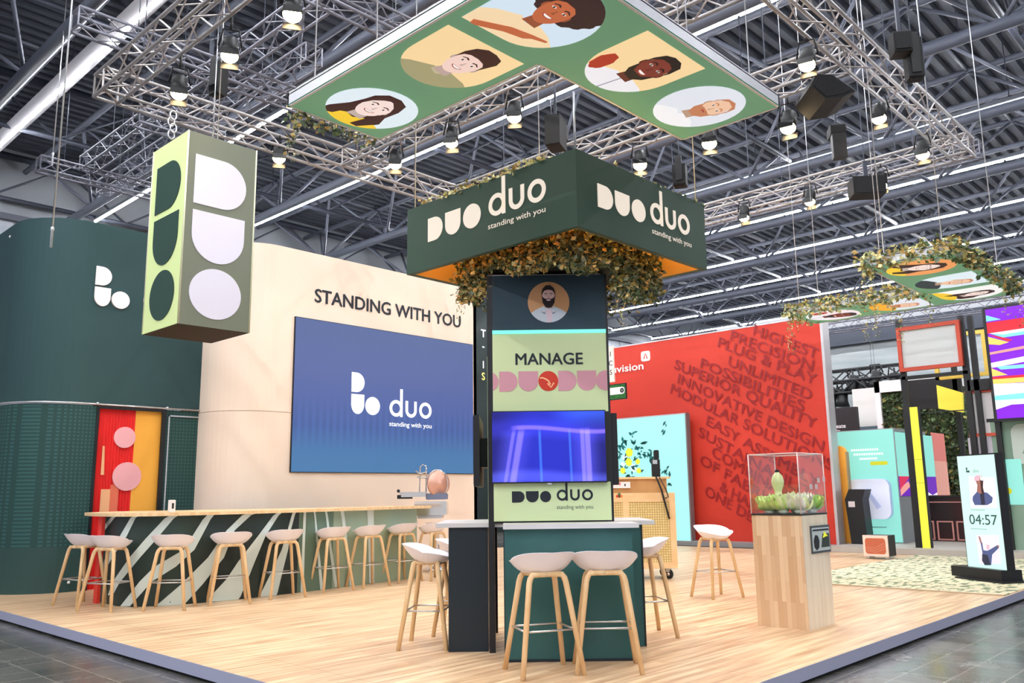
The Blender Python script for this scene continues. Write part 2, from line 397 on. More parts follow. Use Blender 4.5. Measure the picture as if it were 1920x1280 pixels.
for x in (4.76, 5.80):
    b = B(); b.lathe((x, CY-.02, 2.645), [(.024, -.02), (.024, .02)], STEEL, 10); b.build('bracket', cabin)
FC = faceY(CY)
b = B(); b.fbox(FC, 4.76, 4.80, 0, 2.62, -.02, .015, BLACK); b.fbox(FC, 5.735, 5.80, 0, 2.62, -.02, .015, BLACK); b.fbox(FC, 4.80, 5.735, 2.58, 2.62, -.02, .015, BLACK)
b.build('door_frame', cabin)
RED = mat('red_curtain', (236, 28, 24), .5); ORNG = mat('orange_curtain', (250, 178, 66), .6); PINK = mat('pink_disc', (246, 178, 182), .6)
RED2 = mat('bright_red_band', (246, 66, 50), .5); PEACH = mat('peach_patch', (250, 186, 136), .6)
b = B(); Fd = faceY(CY+.08)
b.fbox(Fd, 4.74, 5.80, 0, 2.66, -.03, 0, RED)
xs = hit(Fd, 252, 800)[0]
rows = []
for k in range(60):                                      # soft pleats in the red half
    u = 4.76+(xs-4.76)*k/59; wv = .012+.010*math.cos(k*1.5); rows.append([Fd(u, 0, wv), Fd(u, 2.6, wv)])
b.grid(rows, RED)
b.build('curtain_panel', cabin)
b = B(); b.fbox(Fd, xs, 5.78, 0, 2.6, 0, .03, ORNG); b.build('orange_panel', cabin)
b = B()
for px, py, rr in ((232, 820, 19.5), (236, 893, 26)):
    u, v = hit(Fd, px, py); k = hit(Fd, px+rr, py)[0]-u; b.prism(Fd, circ(u, v, k*1.02, k*1.02, 36), .024, .045, PINK)
u, v = hit(Fd, 187, 930); b.flat(Fd, [(u, .9), (u+.12, .9), (u+.15, v+.1), (u, v+.1)], .03, PEACH)
u, v = hit(Fd, 187, 890); b.flat(Fd, [(u, v), (u+.05, v), (u+.03, v+.42), (u, v+.42)], .03, PEACH)
u, v = hit(Fd, 203, 950); b.flat(Fd, [(u, .9), (u+.12, .9), (u+.12, v+.32), (u, v+.32)], .031, mat('salmon_patch', (236, 118, 88), .6))
b.build('printed_shapes', cabin)
b = B(); b.fbox(FC, 5.80, 6.9, 0, 2.62, -.06, -.02, DOTS); b.build('door_leaf', cabin)
b = B()
for u0, u1, v0, v1 in ((5.84, 5.86, 0, 2.54), (6.79, 6.81, 0, 2.54), (5.84, 6.81, 2.52, 2.54)): b.fbox(FC, u0, u1, v0, v1, -.02, .004, STEEL)
b.fbox(FC, 6.83, 6.9, 0, 2.62, -.02, .008, BLACK); b.build('door_trim', cabin)
b = B(); LOGO = mat('white_logo_foam', (252, 236, 232), .55)
u0, v0 = hit(FC, 175, 572); u1, v1 = hit(FC, 177, 498)
mark(b, FC, u0, v0, v1-v0, .002, .03, LOGO)
e = hit(FC, 268, 570); duo_word(b, FC, e[0], v0+.02, .34, .002, .03, LOGO); b.build('logo', cabin)

# ---- beige wall with the video wall
BEIGE = mottled('beige_fabric', (246, 226, 206), (242, 220, 198), (.4, .4, .2), .65)
BY = 12.0
bw = thing('beige_wall', (9, 12.4, 0), 'tall beige wall with a rounded left end and the words STANDING WITH YOU', 'wall')
plan = [(6.33, 13.6)] + arc(6.33+.8, BY+.8, .8, 180, 270) + [(11.57, BY)]
b = B(); sheet(b, plan, 2.605, 5.33, .08, BEIGE); sheet(b, plan, 0, 2.595, .08, BEIGE); sheet(b, offs(plan, -.01), 2.59, 2.61, .05, mat('seam_shadow', (206, 180, 160)))
b.box((11.49, BY, 0), (11.57, 13.2, 5.33), BEIGE); b.build('fabric_skin', bw)
FB = faceY(BY)
b = B(); u0, v0 = hit(FB, 590, 567); u1, v1 = hit(FB, 863, 611)
text(b, FB, 'STANDING WITH YOU', u0, (v0+v1)/2-.01, .24, .0, .006, INK, .026, width=u1-u0); b.build('lettering', bw)
FL = faceY(BY-.035)
la, lb_, lc, ld = hit(FL, 552, 593), hit(FL, 887, 645), hit(FL, 888, 887), hit(FL, 547, 887)
LU0, LU1, LV0, LV1 = (la[0]+ld[0])/2, (lb_[0]+lc[0])/2, (lc[1]+ld[1])/2, (la[1]+lb_[1])/2
def led_mat():
    m = mat('video_wall_blue', (20, 20, 40), .4); n, l, bs = nodes(m)
    tc = n.new('ShaderNodeTexCoord'); sp = n.new('ShaderNodeSeparateXYZ'); l.new(tc.outputs['Object'], sp.inputs[0])
    mr = n.new('ShaderNodeMapRange'); mr.inputs['From Min'].default_value = LV0; mr.inputs['From Max'].default_value = LV1; l.new(sp.outputs[2], mr.inputs[0])
    cr = n.new('ShaderNodeValToRGB'); e = cr.color_ramp.elements
    e[0].position = 0; e[0].color = lin((74, 128, 178)); e[1].position = 1; e[1].color = lin((86, 106, 158))
    for p, c in ((.14, (72, 124, 176)), (.3, (72, 102, 168)), (.5, (84, 104, 168)), (.7, (92, 108, 166))):
        k = e.new(p); k.color = lin(c)
    l.new(mr.outputs[0], cr.inputs[0])
    wv = n.new('ShaderNodeMath'); wv.operation = 'MULTIPLY'; wv.inputs[1].default_value = 46; l.new(sp.outputs[0], wv.inputs[0])
    sn = n.new('ShaderNodeMath'); sn.operation = 'SINE'; l.new(wv.outputs[0], sn.inputs[0])
    c2 = n.new('ShaderNodeValToRGB'); q = c2.color_ramp.elements; q[0].position = .14; q[0].color = (0, 0, 0, 1); q[1].position = .3; q[1].color = (1, 1, 1, 1); k = q.new(.52); k.color = (0, 0, 0, 1)
    l.new(mr.outputs[0], c2.inputs[0])
    mu = n.new('ShaderNodeMath'); mu.operation = 'MULTIPLY'; l.new(sn.outputs[0], mu.inputs[0]); l.new(c2.outputs[0], mu.inputs[1])
    m3 = n.new('ShaderNodeMath'); m3.operation = 'MULTIPLY_ADD'; m3.inputs[1].default_value = .08; m3.inputs[2].default_value = .66; l.new(mu.outputs[0], m3.inputs[0])
    l.new(cr.outputs[0], bs.inputs['Emission Color']); l.new(m3.outputs[0], bs.inputs['Emission Strength']); bs.inputs['Base Color'].default_value = (.01, .01, .02, 1); return m
led = thing('video_wall', ((LU0+LU1)/2, BY, LV0), 'large blue video wall showing a white logo and standing with you', 'screen')
b = B(); b.fbox(FB, LU0, LU1, LV0, LV1, 0, .03, BLACK); b.build('cabinet', led)
b = B(); b.fbox(FL, LU0+.01, LU1-.01, LV0+.01, LV1-.01, -.004, 0, led_mat()); b.build('screen_face', led)
SCW = mat('screen_white', (255, 255, 255), .5, 0, 1.0)
b = B(); u0, v0 = hit(FL, 658, 775); u1, v1 = hit(FL, 659, 697); mark(b, FL, u0, v0, v1-v0, .001, .003, SCW)
u0, v0 = hit(FL, 730, 780); u1 = hit(FL, 809, 780)[0]; duo_word(b, FL, u0, v0, (u1-u0)/3.3, .001, .003, SCW)
u2, v2 = hit(FL, 730, 798); text(b, FL, 'standing with you', u0, v2, .085, 0, .003, SCW, .014, width=u1-u0); b.build('logo_image', led)

# ---- red neighbour wall
RX = 18.3
FR = faceX(RX)
REDW = mottled('red_wall_fabric', (196, 52, 32), (188, 46, 28), (1, .4, .4), .6)
rw = thing('red_wall', (RX, 11, .1), 'tall red wall of the neighbouring stand covered in diagonal red capital letters', 'wall')
y0 = -hit(FR, 1552, 800)[0]; zt = (hit(FR, 1535, 600)[1]+hit(FR, 1150, 647)[1])/2
b = B(); b.box((RX, y0, .1), (RX+.3, 16.5, zt), REDW); b.build('panel', rw)
b = B(); b.box((RX-.012, y0-.06, .1), (RX+.32, y0, zt+.02), ALU); b.box((RX-.01, y0, zt), (RX+.32, 16.5, zt+.03), ALU); b.build('frame', rw)
b = B(); u0, v0 = hit(FR, 1150, 697); u1, v1 = hit(FR, 1207, 690); k = (u1-u0)
text(b, FR, 'aluvision', u1-k*1.30, (v0+v1)/2-.03, .2, .0, .02, CREAM, .02, width=k*1.30)
u0, v0 = hit(FR, 1203, 678); u1, v1 = hit(FR, 1219, 657); b.prism(FR, rrect(u0, u1, v0, v1, .06), .002, .02, CREAM)
c = (u0+u1)/2; stroke(b, FR, [(c-.055, v0+.06), (c, v1-.06), (c+.055, v0+.06)], .035, .02, .024, REDW); b.build('logo', rw)
REDT = mat('deep_red_letter', (140, 20, 22), .55)
b = B()
lines = [('HIGHEST', (1413, 614), (1533, 660)), ('PRECISION', (1370, 624), (1524, 682)), ('PLUG & PLAY', (1347, 637), (1530, 708)),
         ('UNLIMITED', (1366, 672), (1521, 737)), ('POSSIBILITIES', (1314, 676), (1507, 757)), ('SUPERIOR QUALITY', (1265, 678), (1530, 790)),
         ('INNOVATIVE DESIGN', (1271, 705), (1543, 832)), ('MODULAR SOLUTIONS', (1258, 724), (1560, 868)), ('EASY ASSEMBLY', (1325, 783), (1535, 901)),
         ('SUSTAINABILITY', (1310, 804), (1543, 934)), ('COMBINABILITY', (1335, 841), (1545, 962)), ('OF FABRICS', (1313, 856), (1470, 946)), ('& HARD PANELS', (1350, 906), (1530, 1010)), ('ONE DESIGN', (1322, 914), (1470, 1000))]
hb = 0
for s_, p0, p1 in lines:
    a = V(hit(FR, *p0)); c = V(hit(FR, *p1)); d = (c-a); ln = d.length; d.normalize()
    G = frame(FR(a.x, a.y-.12), FR.e1*d.x+FR.e2*d.y, FR.e2*1.0+FR.e1*.30); G.n = FR.n
    def GG(u, v, w=0, G=G): return G.o+G.e1*u+G.e2*v+FR.n*w
    text(b, GG, s_, 0, -.05, .25, .0, .02, REDT, .02, width=ln)
b.v = [(p[0], max(p[1], y0+.01), p[2]) for p in b.v]
b.build('raised_lettering', rw)

# ================================================================ BAR COUNTER
BARP = [(4.85, 12.3), (4.44, 11.6), (4.37, 11.1)] + [(4.36, 10.80), (4.46, 10.52), (4.80, 10.31), (5.15, 10.24), (5.5, 10.20), (6.0, 10.2), (6.5, 10.23), (7.1, 10.29), (7.8, 10.37), (8.78, 10.47)]
def onbar(px, py):
    d = ray(px, py); best = None
    for i in range(len(BARP)-1):
        (x0, y0_), (x1, y1_) = BARP[i], BARP[i+1]; ex, ey = x1-x0, y1_-y0_
        den = d.x*ey-d.y*ex
        if abs(den) < 1e-9: continue
        t = (x0*ey-y0_*ex)/den; s_ = (x0*d.y-y0_*d.x)/den
        if t > 0 and -1e-6 <= s_ <= 1+1e-6 and (best is None or t < best[0]): best = (t, i)
    if best is None:
        t = (BARP[-1][1])/d.y if px > 600 else BARP[2][0]/d.x
        return CAMP+d*t
    return CAMP+d*best[0]
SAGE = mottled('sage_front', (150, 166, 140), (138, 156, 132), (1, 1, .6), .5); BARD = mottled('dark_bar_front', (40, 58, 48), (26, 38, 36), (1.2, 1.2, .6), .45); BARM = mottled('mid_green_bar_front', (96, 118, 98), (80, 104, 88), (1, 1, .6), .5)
BAND = mat('pale_band', (204, 216, 208), .5)
bar = thing('bar_counter', (6.6, 10.8, 0), 'long curved bar counter with a wooden top and pale diagonal bands on a green front', 'bar counter')
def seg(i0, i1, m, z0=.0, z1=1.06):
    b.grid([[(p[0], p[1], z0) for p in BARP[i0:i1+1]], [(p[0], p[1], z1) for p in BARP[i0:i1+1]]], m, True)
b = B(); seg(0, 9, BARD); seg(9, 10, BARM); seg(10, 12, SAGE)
b.box((8.74, 10.48, 0), (8.79, 11.15, 1.06), SAGE)
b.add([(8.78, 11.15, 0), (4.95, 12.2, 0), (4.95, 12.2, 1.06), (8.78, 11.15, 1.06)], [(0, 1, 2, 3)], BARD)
b.build('front_panel', bar)
b = B()
bands = [  # each: rows of (left px, right px, py) from the counter down
    [(214, 222, 962), (196, 204, 985), (187, 190, 1003)], [(250, 259, 962), (225, 238, 1005), (196, 208, 1050), (187, 193, 1078)],
    [(318, 334, 962), (273, 294, 1010), (243, 263, 1045), (212, 226, 1090), (203, 212, 1115)], [(389, 402, 960), (345, 365, 1030), (290, 330, 1062), (262, 285, 1090), (226, 244, 1136)],
    [(462, 479, 958), (425, 440, 994), (390, 420, 1045), (340, 380, 1095), (291, 342, 1137)],
    [(519, 528, 957), (484, 498, 1004), (447, 478, 1052), (425, 465, 1085), (386, 447, 1127)],
    [(549, 555, 957), (540, 546, 990), (528, 540, 1030), (510, 530, 1070), (485, 518, 1120)],
    [(569, 574, 956), (566, 571, 1030), (563, 569, 1110)], [(588, 591, 955), (594, 598, 1030), (600, 606, 1105)], [(609, 613, 954), (617, 622, 1030), (627, 633, 1101)],
    [(638, 644, 953), (647, 653, 1030), (656, 663, 1098)], [(688, 700, 951), (690, 701, 1030), (692, 701, 1093)]]
for bd in bands:
    rows = []
    for i in range(len(bd)-1):
        for k in range(5 if i < len(bd)-2 else 6):
            t = k/5; l_, r_, y_ = [bd[i][j]+(bd[i+1][j]-bd[i][j])*t for j in range(3)]
            row = []
            for q in range(5):
                p = onbar(l_+(r_-l_)*q/4, y_); d = V((p.x-7, p.y-12.5, 0)).normalized(); row.append(p+d*.006+V((0, 0, 0)))
            for p in row: p.z = min(max(p.z, .002), 1.058)
            rows.append(row)
    b.grid(rows, BAND, True)
b.build('diagonal_band', bar)
tl = at(163, 961, 1.06); tr = at(795, 944, 1.06)
top = [(4.9, 12.35), (4.30, 11.85), (4.20, 11.4), (4.20, 10.85), (4.27, 10.55), (4.45, 10.33), (4.78, 10.18), (5.1, 10.11), (5.5, 10.07), (6.5, 10.10), (7.1, 10.16), (7.8, 10.24), (8.98, 10.36), (8.98, 11.2), (6.8, 11.19)]
b = B(); b.prism(IDF, top[::-1], 1.06, 1.10, OAK); b.build('counter_top', bar)
b = B(); b.box((4.30, 11.25, 0.0), (4.34, 11.36, 1.06), mat('red_end_panel', (224, 58, 44), .5)); b.build('end_panel', bar)
u = on(322, 950, 1, 10.62)
t = thing('card_dispenser', (u.x, 10.62, 1.10), 'small white dispenser standing on the bar by the cabin door', 'dispenser')
b = B(); b.rbox(frame((u.x, 10.62, 1.10), (1, 0, 0), (0, 0, 1)), -.035, .035, 0, .15, -.03, .03, WHITE, .012); b.build('body', t)
b = B(); b.fbox(frame((u.x, 10.62, 1.10), (1, 0, 0), (0, 0, 1)), -.012, .012, .04, .11, .03, .033, BLACK); b.build('label_strip', t)

# ================================================================ BAR STOOLS
WORLD_PARTS = False
def make_stool():
    t = thing('bar_stool', (0, 0, 0), 'x', 'bar stool', 'white shell bar stools on oak legs')
    b = B(); NR, NT = 9, 40
    def P(r, th, low):
        x = .25*r*math.cos(th); y = .205*r*math.sin(th)
        bk = max(0, -math.sin(th))
        z = .744 + (r**2.4)*(.014+.098*bk**.85+.036*abs(math.cos(th))**1.5) - .008*math.cos(r*PI/2) - (.02*max(0, math.sin(th))**2*r**4)
        y -= .03*bk*r**4
        if low:
            k = (1-r**6); z -= .005+.046*k; x *= 1-.02*r-.05*k*r; y *= 1-.02*r-.05*k*r
        return (x, y, z)
    rows = [[P(i/NR, 2*PI*j/NT, 0) for j in range(NT)] for i in range(1, NR+1)]
    low = [[P(i/NR, 2*PI*j/NT, 1) for j in range(NT)] for i in range(NR, 0, -1)]
    b.grid(rows+low, SHELL, True, True)
    b.add(rows[0], [tuple(range(NT))], SHELL, True); b.add(low[-1], [tuple(range(NT))[::-1]], SHELL, True)
    b.build('seat', t)
    for sx in (-1, 1):
        for sy in (-1, 1):
            b = B(); top = V((sx*.135, sy*.105, .684)); ft = V((sx*.232, sy*.205, 0))
            d = (ft-top).normalized(); a = top + d*.05
            pts = [ft, a, a+(top-a)*.55+V((-sx*.006, 0, .004)), top+V((-sx*.022, 0, .008)), V((sx*.06, sy*.105, .694)), V((0, sy*.105, .694))]
            b.tube(pts, [.019, .0215, .022, .022, .02, .02], OAK, 8); b.build('leg', t)
    for sx in (-1, 1):
        b = B(); b.tube([(sx*.1, -.11, .696), (sx*.1, .11, .696)], .018, OAK, 6); b.build('seat_rail', t)
    b = B(); q = .54; fx, fy, fz = .232+(.135-.232)*.45, .205+(.105-.205)*.45, .31
    for p0, p1 in (((-fx, -fy), (fx, -fy)), ((fx, -fy), (fx, fy)), ((fx, fy), (-fx, fy)), ((-fx, fy), (-fx, -fy))):
        b.tube([(p0[0], p0[1], fz), (p1[0], p1[1], fz)], .0075, STEEL, 8)
    b.build('footrest', t)
    return t
stool = make_stool(); used = False
def place(px, py, face, label):
    global used
    p = at(px, py, 0) if isinstance(px, (int, float)) and px > 30 else V((px, py, 0))
    rz = math.atan2(face[1]-p.y, face[0]-p.x)-PI/2
    if not used:
        used = True; stool.location = p; stool.rotation_euler = (0, 0, rz); stool['label'] = label; return stool
    return dup(stool, p, rz, label)
def off(px, py, a):                      # a facing target at angle a (degrees, world) from the stool
    p = at(px, py, 0); return (p.x+math.cos(math.radians(a)), p.y+math.sin(math.radians(a)))
barst = [(150, 1133, 15, 'leftmost white bar stool, half hidden beside the green cabin at the bar end'),
         (200, 1143, 28, 'white bar stool at the bar end overlapping the leftmost one, by the red post'),
         (318, 1141, 47, 'third white bar stool from the left along the bar, seen squarely from behind'),
         (428, 1130, 68, 'fourth white bar stool from the left along the bar counter'),
         (529, 1119, 80, 'fifth white bar stool from the left along the bar counter'),
         (621, 1107, 85, 'sixth white bar stool from the left along the bar counter'),
         (690, 1099, 90, 'seventh white bar stool from the left along the bar counter'),
         (753, 1090, 92, 'eighth white bar stool from the left along the bar counter'),
         (812, 1086, 92, 'last white bar stool at the right end of the bar beside the slicer')]
for px, py, a, lab in barst: place(px, py, off(px, py, a), lab)
place(803, 1210, off(803, 1210, 315-8), 'white bar stool at the left of the high table before its dark side')
place(862, 1186, off(862, 1186, 315-8), 'white bar stool mostly hidden behind the left wing of the high table')
place(1020, 1260, off(1020, 1260, 62), 'left one of the two white bar stools in front of the high table')
place(1139, 1254, off(1139, 1254, 42), 'right one of the two white bar stools in front of the high table')
place(1213, 1190, off(1213, 1190, 145), 'white bar stool half hidden at the right end of the high table')
place(1345, 1119, off(1345, 1119, 250), 'lone white bar stool on open floor left of the wooden plinth')
WORLD_PARTS = True

# ================================================================ TOWER AND HIGH TABLE
FH = V((math.cos(YAW), math.sin(YAW), 0)); RH = _r0
def hd(r_, d_, z=0): return RH*r_+FH*d_+V((0, 0, z))
def facing(d_): return frame(FH*d_, RH, (0, 0, 1))        # looks back at the aisle, diagonal to the stand
T0, T1, TL, TR = 7.23, 8.28, -.215, .835
FT = facing(T0)
TT = (hit(FT, 915, 511)[1]+hit(FT, 1133, 517)[1])/2
POST = mat('black_post', (30, 30, 34), .4); TEALD = mat('dark_teal_print', (46, 68, 82), .6); LIME = mat('light_green_print', (206, 222, 170), .6)
tower = thing('display_tower', hd(.31, 7.75), 'tall square display tower with light green panels, MANAGE lettering and a portrait on top', 'display tower')
def hbox(b, r0, r1, d0, d1, z0, z1, m): b.fbox(facing(d0), r0, r1, z0, z1, -(d1-d0), 0, m)
b = B()
for r_ in (TL, TR-.05):
    for d_ in (T0, T1-.05):
        b2 = B(); hbox(b2, r_, r_+.05, d_, d_+.05, 0, TT, POST); b2.build('corner_post', tower)
b = B(); hbox(b, TL+.02, TR-.02, T0+.015, T1-.015, 1.03, TT-.01, POST); hbox(b, TL, TR, T0, T1, TT-.012, TT, ALU); b.build('core', tower)
def panel(py0, py1, m, name, w=.004):
    v1 = hit(FT, 1030, py0)[1]; v0 = hit(FT, 1030, py1)[1]
    b = B(); b.fbox(FT, TL+.045, TR-.02, v0, v1, -.02, w, m); return b.build(name, tower), v0, v1
panel(516, 619, TEALD, 'portrait_panel'); panel(624, 772, LIME, 'message_panel'); panel(904, 976, LIME, 'logo_panel')
GLOW = mat('teal_light_line', (120, 250, 214), .5, 0, 1.1)
panel(618.5, 625, GLOW, 'light_line', .012)
def side_panel(sgn, z0, z1, m, name):
    b = B(); o = hd(TR if sgn > 0 else TL, T0); F = frame(o, FH*sgn, (0, 0, 1)); a, c = (.05, T1-T0-.05) if sgn > 0 else (-(T1-T0-.05), -.05)
    b.fbox(F, a, c, z0, z1, -.02, .004, m); b.build(name, tower)
for sg in (-1, 1): side_panel(sg, 1.05, 2.45, LIME, 'side_panel'); side_panel(sg, 2.45, TT-.02, TEALD, 'side_panel')
b = B(); hb_ = frame(hd(TR, T1), -RH, (0, 0, 1)); b.fbox(hb_, .05, T1-T0-.05, 1.05, TT-.02, -.02, .004, LIME); b.build('back_panel', tower)
b = B(); u0, v0 = hit(FT, 967, 684); u1, v1 = hit(FT, 1092, 660); text(b, FT, 'MANAGE', u0, v0, v1-v0, 0, .007, INK, .02, width=u1-u0); b.build('lettering', tower)
DPINK = mat('dusty_pink', (208, 150, 162), .6); CORAL = mat('coral_red', (206, 56, 36), .6)
b = B(); v1 = hit(FT, 1030, 695.5)[1]; v0 = hit(FT, 1030, 733)[1]; h_ = v1-v0
X = lambda px: hit(FT, px, 714)[0]
for a, c, k in ((936, 970.5, 'D'), (972, 1009, 'U'), (1009.5, 1046.5, 'O'), (1046.5, 1081, 'D'), (1082, 1118, 'U')):
    u0, u1 = X(a), X(c)
    sh = shapeD(u0, v0, u1-u0, h_) if k == 'D' else shapeU(u0, v0, u1-u0, h_) if k == 'U' else shapeO(u0, v0, u1-u0, h_)
    if k == 'U': sh = [(p[0], v1 if p[1] > v0+(u1-u0)/2+1e-6 else p[1]) for p in sh]
    b.prism(FT, sh, .0, .008, CORAL if k == 'O' else DPINK)
win = [(TL+.046, v0-1), (TR-.021, v0-1), (TR-.021, v1+1), (TL+.046, v1+1)]
for c in (916, 1136): b.prism(FT, clip(circ(X(c), (v0+v1)/2, h_/2), win), .0, .008, DPINK)
a0, c0 = X(1010), X(1046); cc = (v0+v1)/2
stroke(b, FT, [(a0+.01, cc+.025)] + [(a0+.015+i*.014, cc+.03-.0012*i*i) for i in range(1, 6)] + [(a0+.1, cc-.03)], .012, .008, .010, PEACH)
stroke(b, FT, [(a0+.075, cc-.02), (a0+.105, cc-.055), (a0+.13, cc-.015)], .012, .008, .010, PEACH); b.build('word_pattern', tower)
b = B(); u0, v0 = hit(FT, 960, 942); u1, v1 = hit(FT, 1033, 920); h_ = v1-v0
DUO(b, FT, u0, v0, h_, 0, .007, INK, .12, ((u1-u0)/h_-1.24)/2)
u0, v0 = hit(FT, 1044, 938.5); u1 = hit(FT, 1112, 936)[0]; duo_word(b, FT, u0, v0, (u1-u0)/3.3, 0, .007, INK)
u2, v2 = hit(FT, 1044, 954); text(b, FT, 'standing with you', u2, v2, .035, 0, .007, mat('grey_ink', (96, 112, 100)), .0, width=u1-u0); b.build('logo', tower)

# high table: three wings round the foot of the tower
TBL = mottled('teal_table_front', (46, 94, 92), (40, 84, 84), (2, 2, 1), .45); TBD = mat('dark_table_side', (24, 36, 44), .5); TTOP = mat('pale_table_top', (206, 204, 204), .35)
table = thing('high_table', hd(.3, 7.2), 'green high table with pale tops wrapped round the foot of the display tower', 'table')
for nm, r0, r1, d0, d1, m in (('front_wing', -.08, .925, 6.84, 7.20, TBL), ('left_wing', -.555, -.225, 7.30, 8.2, TBD), ('right_wing', .845, 1.085, 7.45, 8.25, TBL)):
    b = B(); hbox(b, r0, r1, d0, d1, 0, 1.0, m)
    if nm == 'right_wing': hbox(b, r1, r1+.012, d0-.01, d1, 0, 1.0, POST)
    if nm == 'front_wing': hbox(b, r0-.008, r0, d0+.005, d1, 0, 1.0, TBD); hbox(b, r0, r1, d0-.006, d0, .0, .02, TBD)
    b.build(nm, table)
for r0, r1, d0, d1 in ((-.09, .975, 6.78, 7.225), (-.66, -.05, 7.27, 8.25), (.84, 1.20, 7.4, 8.3)):
    b = B(); hbox(b, r0, r1, d0, d1, 1.0, 1.035, TTOP); b.build('table_top', table)

# screens on the tower
def tv_mat(u0, u1, v0, v1):
    m = mat('tv_picture', (8, 8, 20), .25); n, l, bs = nodes(m)
    tc = n.new('ShaderNodeTexCoord'); dt = n.new('ShaderNodeVectorMath'); dt.operation = 'DOT_PRODUCT'; dt.inputs[1].default_value = RH; l.new(tc.outputs['Object'], dt.inputs[0])
    sp = n.new('ShaderNodeSeparateXYZ'); l.new(tc.outputs['Object'], sp.inputs[0])
    def mr(sock, a, c, lo=0.0, hi=1.0, smooth=False):
        k = n.new('ShaderNodeMapRange'); k.interpolation_type = 'SMOOTHSTEP' if smooth else 'LINEAR'
        for nm, q in (('From Min', a), ('From Max', c), ('To Min', lo), ('To Max', hi)): k.inputs[nm].default_value = q
        l.new(sock, k.inputs[0]); return k.outputs[0]
    def op(o, a, c=None):
        k = n.new('ShaderNodeMath'); k.operation = o
        for i, q in enumerate((a, c)):
            if q is None: continue
            if isinstance(q, (int, float)): k.inputs[i].default_value = q
            else: l.new(q, k.inputs[i])
        return k.outputs[0]
    U, W = mr(dt.outputs['Value'], u0, u1), mr(sp.outputs[2], v0, v1)
    col = None
    def addc(fac, rgb):
        nonlocal col
        k = n.new('ShaderNodeVectorMath'); k.operation = 'SCALE'; k.inputs[0].default_value = lin(rgb)[:3]; l.new(fac, k.inputs['Scale'])
        if col is None: col = k.outputs[0]; return
        j = n.new('ShaderNodeVectorMath'); j.operation = 'ADD'; l.new(col, j.inputs[0]); l.new(k.outputs[0], j.inputs[1]); col = j.outputs[0]
    def band(sock, c, wd, soft): d = op('ABSOLUTE', op('SUBTRACT', sock, c)); return mr(d, wd, wd+soft, 1, 0, True)
    addc(mr(U, -1, 3, 1, 1), (22, 20, 140))
    addc(mr(op('ABSOLUTE', op('SUBTRACT', U, .5)), .1, .5, .9, 0, True), (24, 42, 190))
    addc(op('MULTIPLY', mr(W, .72, 1, 0, 1, True), mr(U, .45, .8, 0, 1, True)), (50, 96, 226))
    below = mr(W, .66, .78, 1, 0, True)
    lean = op('MULTIPLY', op('SUBTRACT', W, .75), .11)
    for c, wd, soft, rgb, k in ((.20, .008, .014, (150, 130, 250), .6), (.265, .016, .02, (140, 120, 255), .9), (.23, .02, .16, (90, 90, 230), .5), (.42, .004, .012, (70, 150, 250), .6), (.68, .003, .012, (70, 150, 250), .5), (.79, .01, .014, (150, 130, 250), .8), (.835, .014, .016, (150, 130, 250), .9), (.81, .02, .14, (90, 90, 230), .5)):
        addc(op('MULTIPLY', op('MULTIPLY', band(op('SUBTRACT', U, lean if c < .4 else op('MULTIPLY', lean, -.15)), c, wd, soft), below), k), rgb)
    arc_ = op('SUBTRACT', W, op('MULTIPLY', op('SINE', op('MULTIPLY', U, 5.2)), .035))
    addc(op('MULTIPLY', band(arc_, .735, .012, .03), mr(U, .16, .24, 0, .9)), (150, 120, 250)); addc(band(arc_, .735, .03, .16), (40, 40, 150))
    addc(op('MULTIPLY', band(arc_, .06, .02, .12), .5), (110, 120, 250))
    l.new(col, bs.inputs['Emission Color']); bs.inputs['Emission Strength'].default_value = .62; return m
ua, va = hit(FT, 921, 772); ub, vb = hit(FT, 1138, 904)
tv = thing('television', hd((ua+ub)/2, T0-.05, vb), 'television on the front of the tower showing blue light with violet lines', 'television', 'televisions on the display tower')
FV = facing(T0-.055)
b = B(); b.fbox(FV, ua, ub, vb, va, -.05, 0, BLACK); b.build('case', tv)
b = B(); b.fbox(FV, ua+.008, ub-.008, vb+.012, va-.008, 0, .002, tv_mat(ua, ub, vb, va)); b.build('screen', tv)
b = B(); b.fbox(FV, (ua+ub)/2-.02, (ua+ub)/2+.02, vb-.012, vb, -.03, 0, STEEL); b.build('badge', tv)
for sg, lab in ((-1, 'black television on the left side of the tower, seen edge-on'), (1, 'black television on the right side of the tower, seen edge-on')):
    o = hd(TR if sg > 0 else TL, T0); F = frame(o, FH*sg, (0, 0, 1)); a, c = (.04, 1.0) if sg > 0 else (-1.0, -.04)
    t = thing('television', o+V((0, 0, 1.3))+FH*.5, lab, 'television', 'televisions on the display tower')
    w_ = .125 if sg < 0 else .055
    b = B(); b.fbox(F, a, c, vb-.02, va-.02, w_-.05, w_, BLACK); b.build('case', t)
    b = B(); b.fbox(F, a+.01, c-.01, vb, va-.03, w_, w_+.002, mat('dark_screen', (14, 14, 40), .2)); b.build('screen', t)
    b = B(); b.fbox(F, (a+c)/2-.15, (a+c)/2+.15, vb+.15, va-.2, .004, w_-.05, BLACK); b.build('bracket', t)

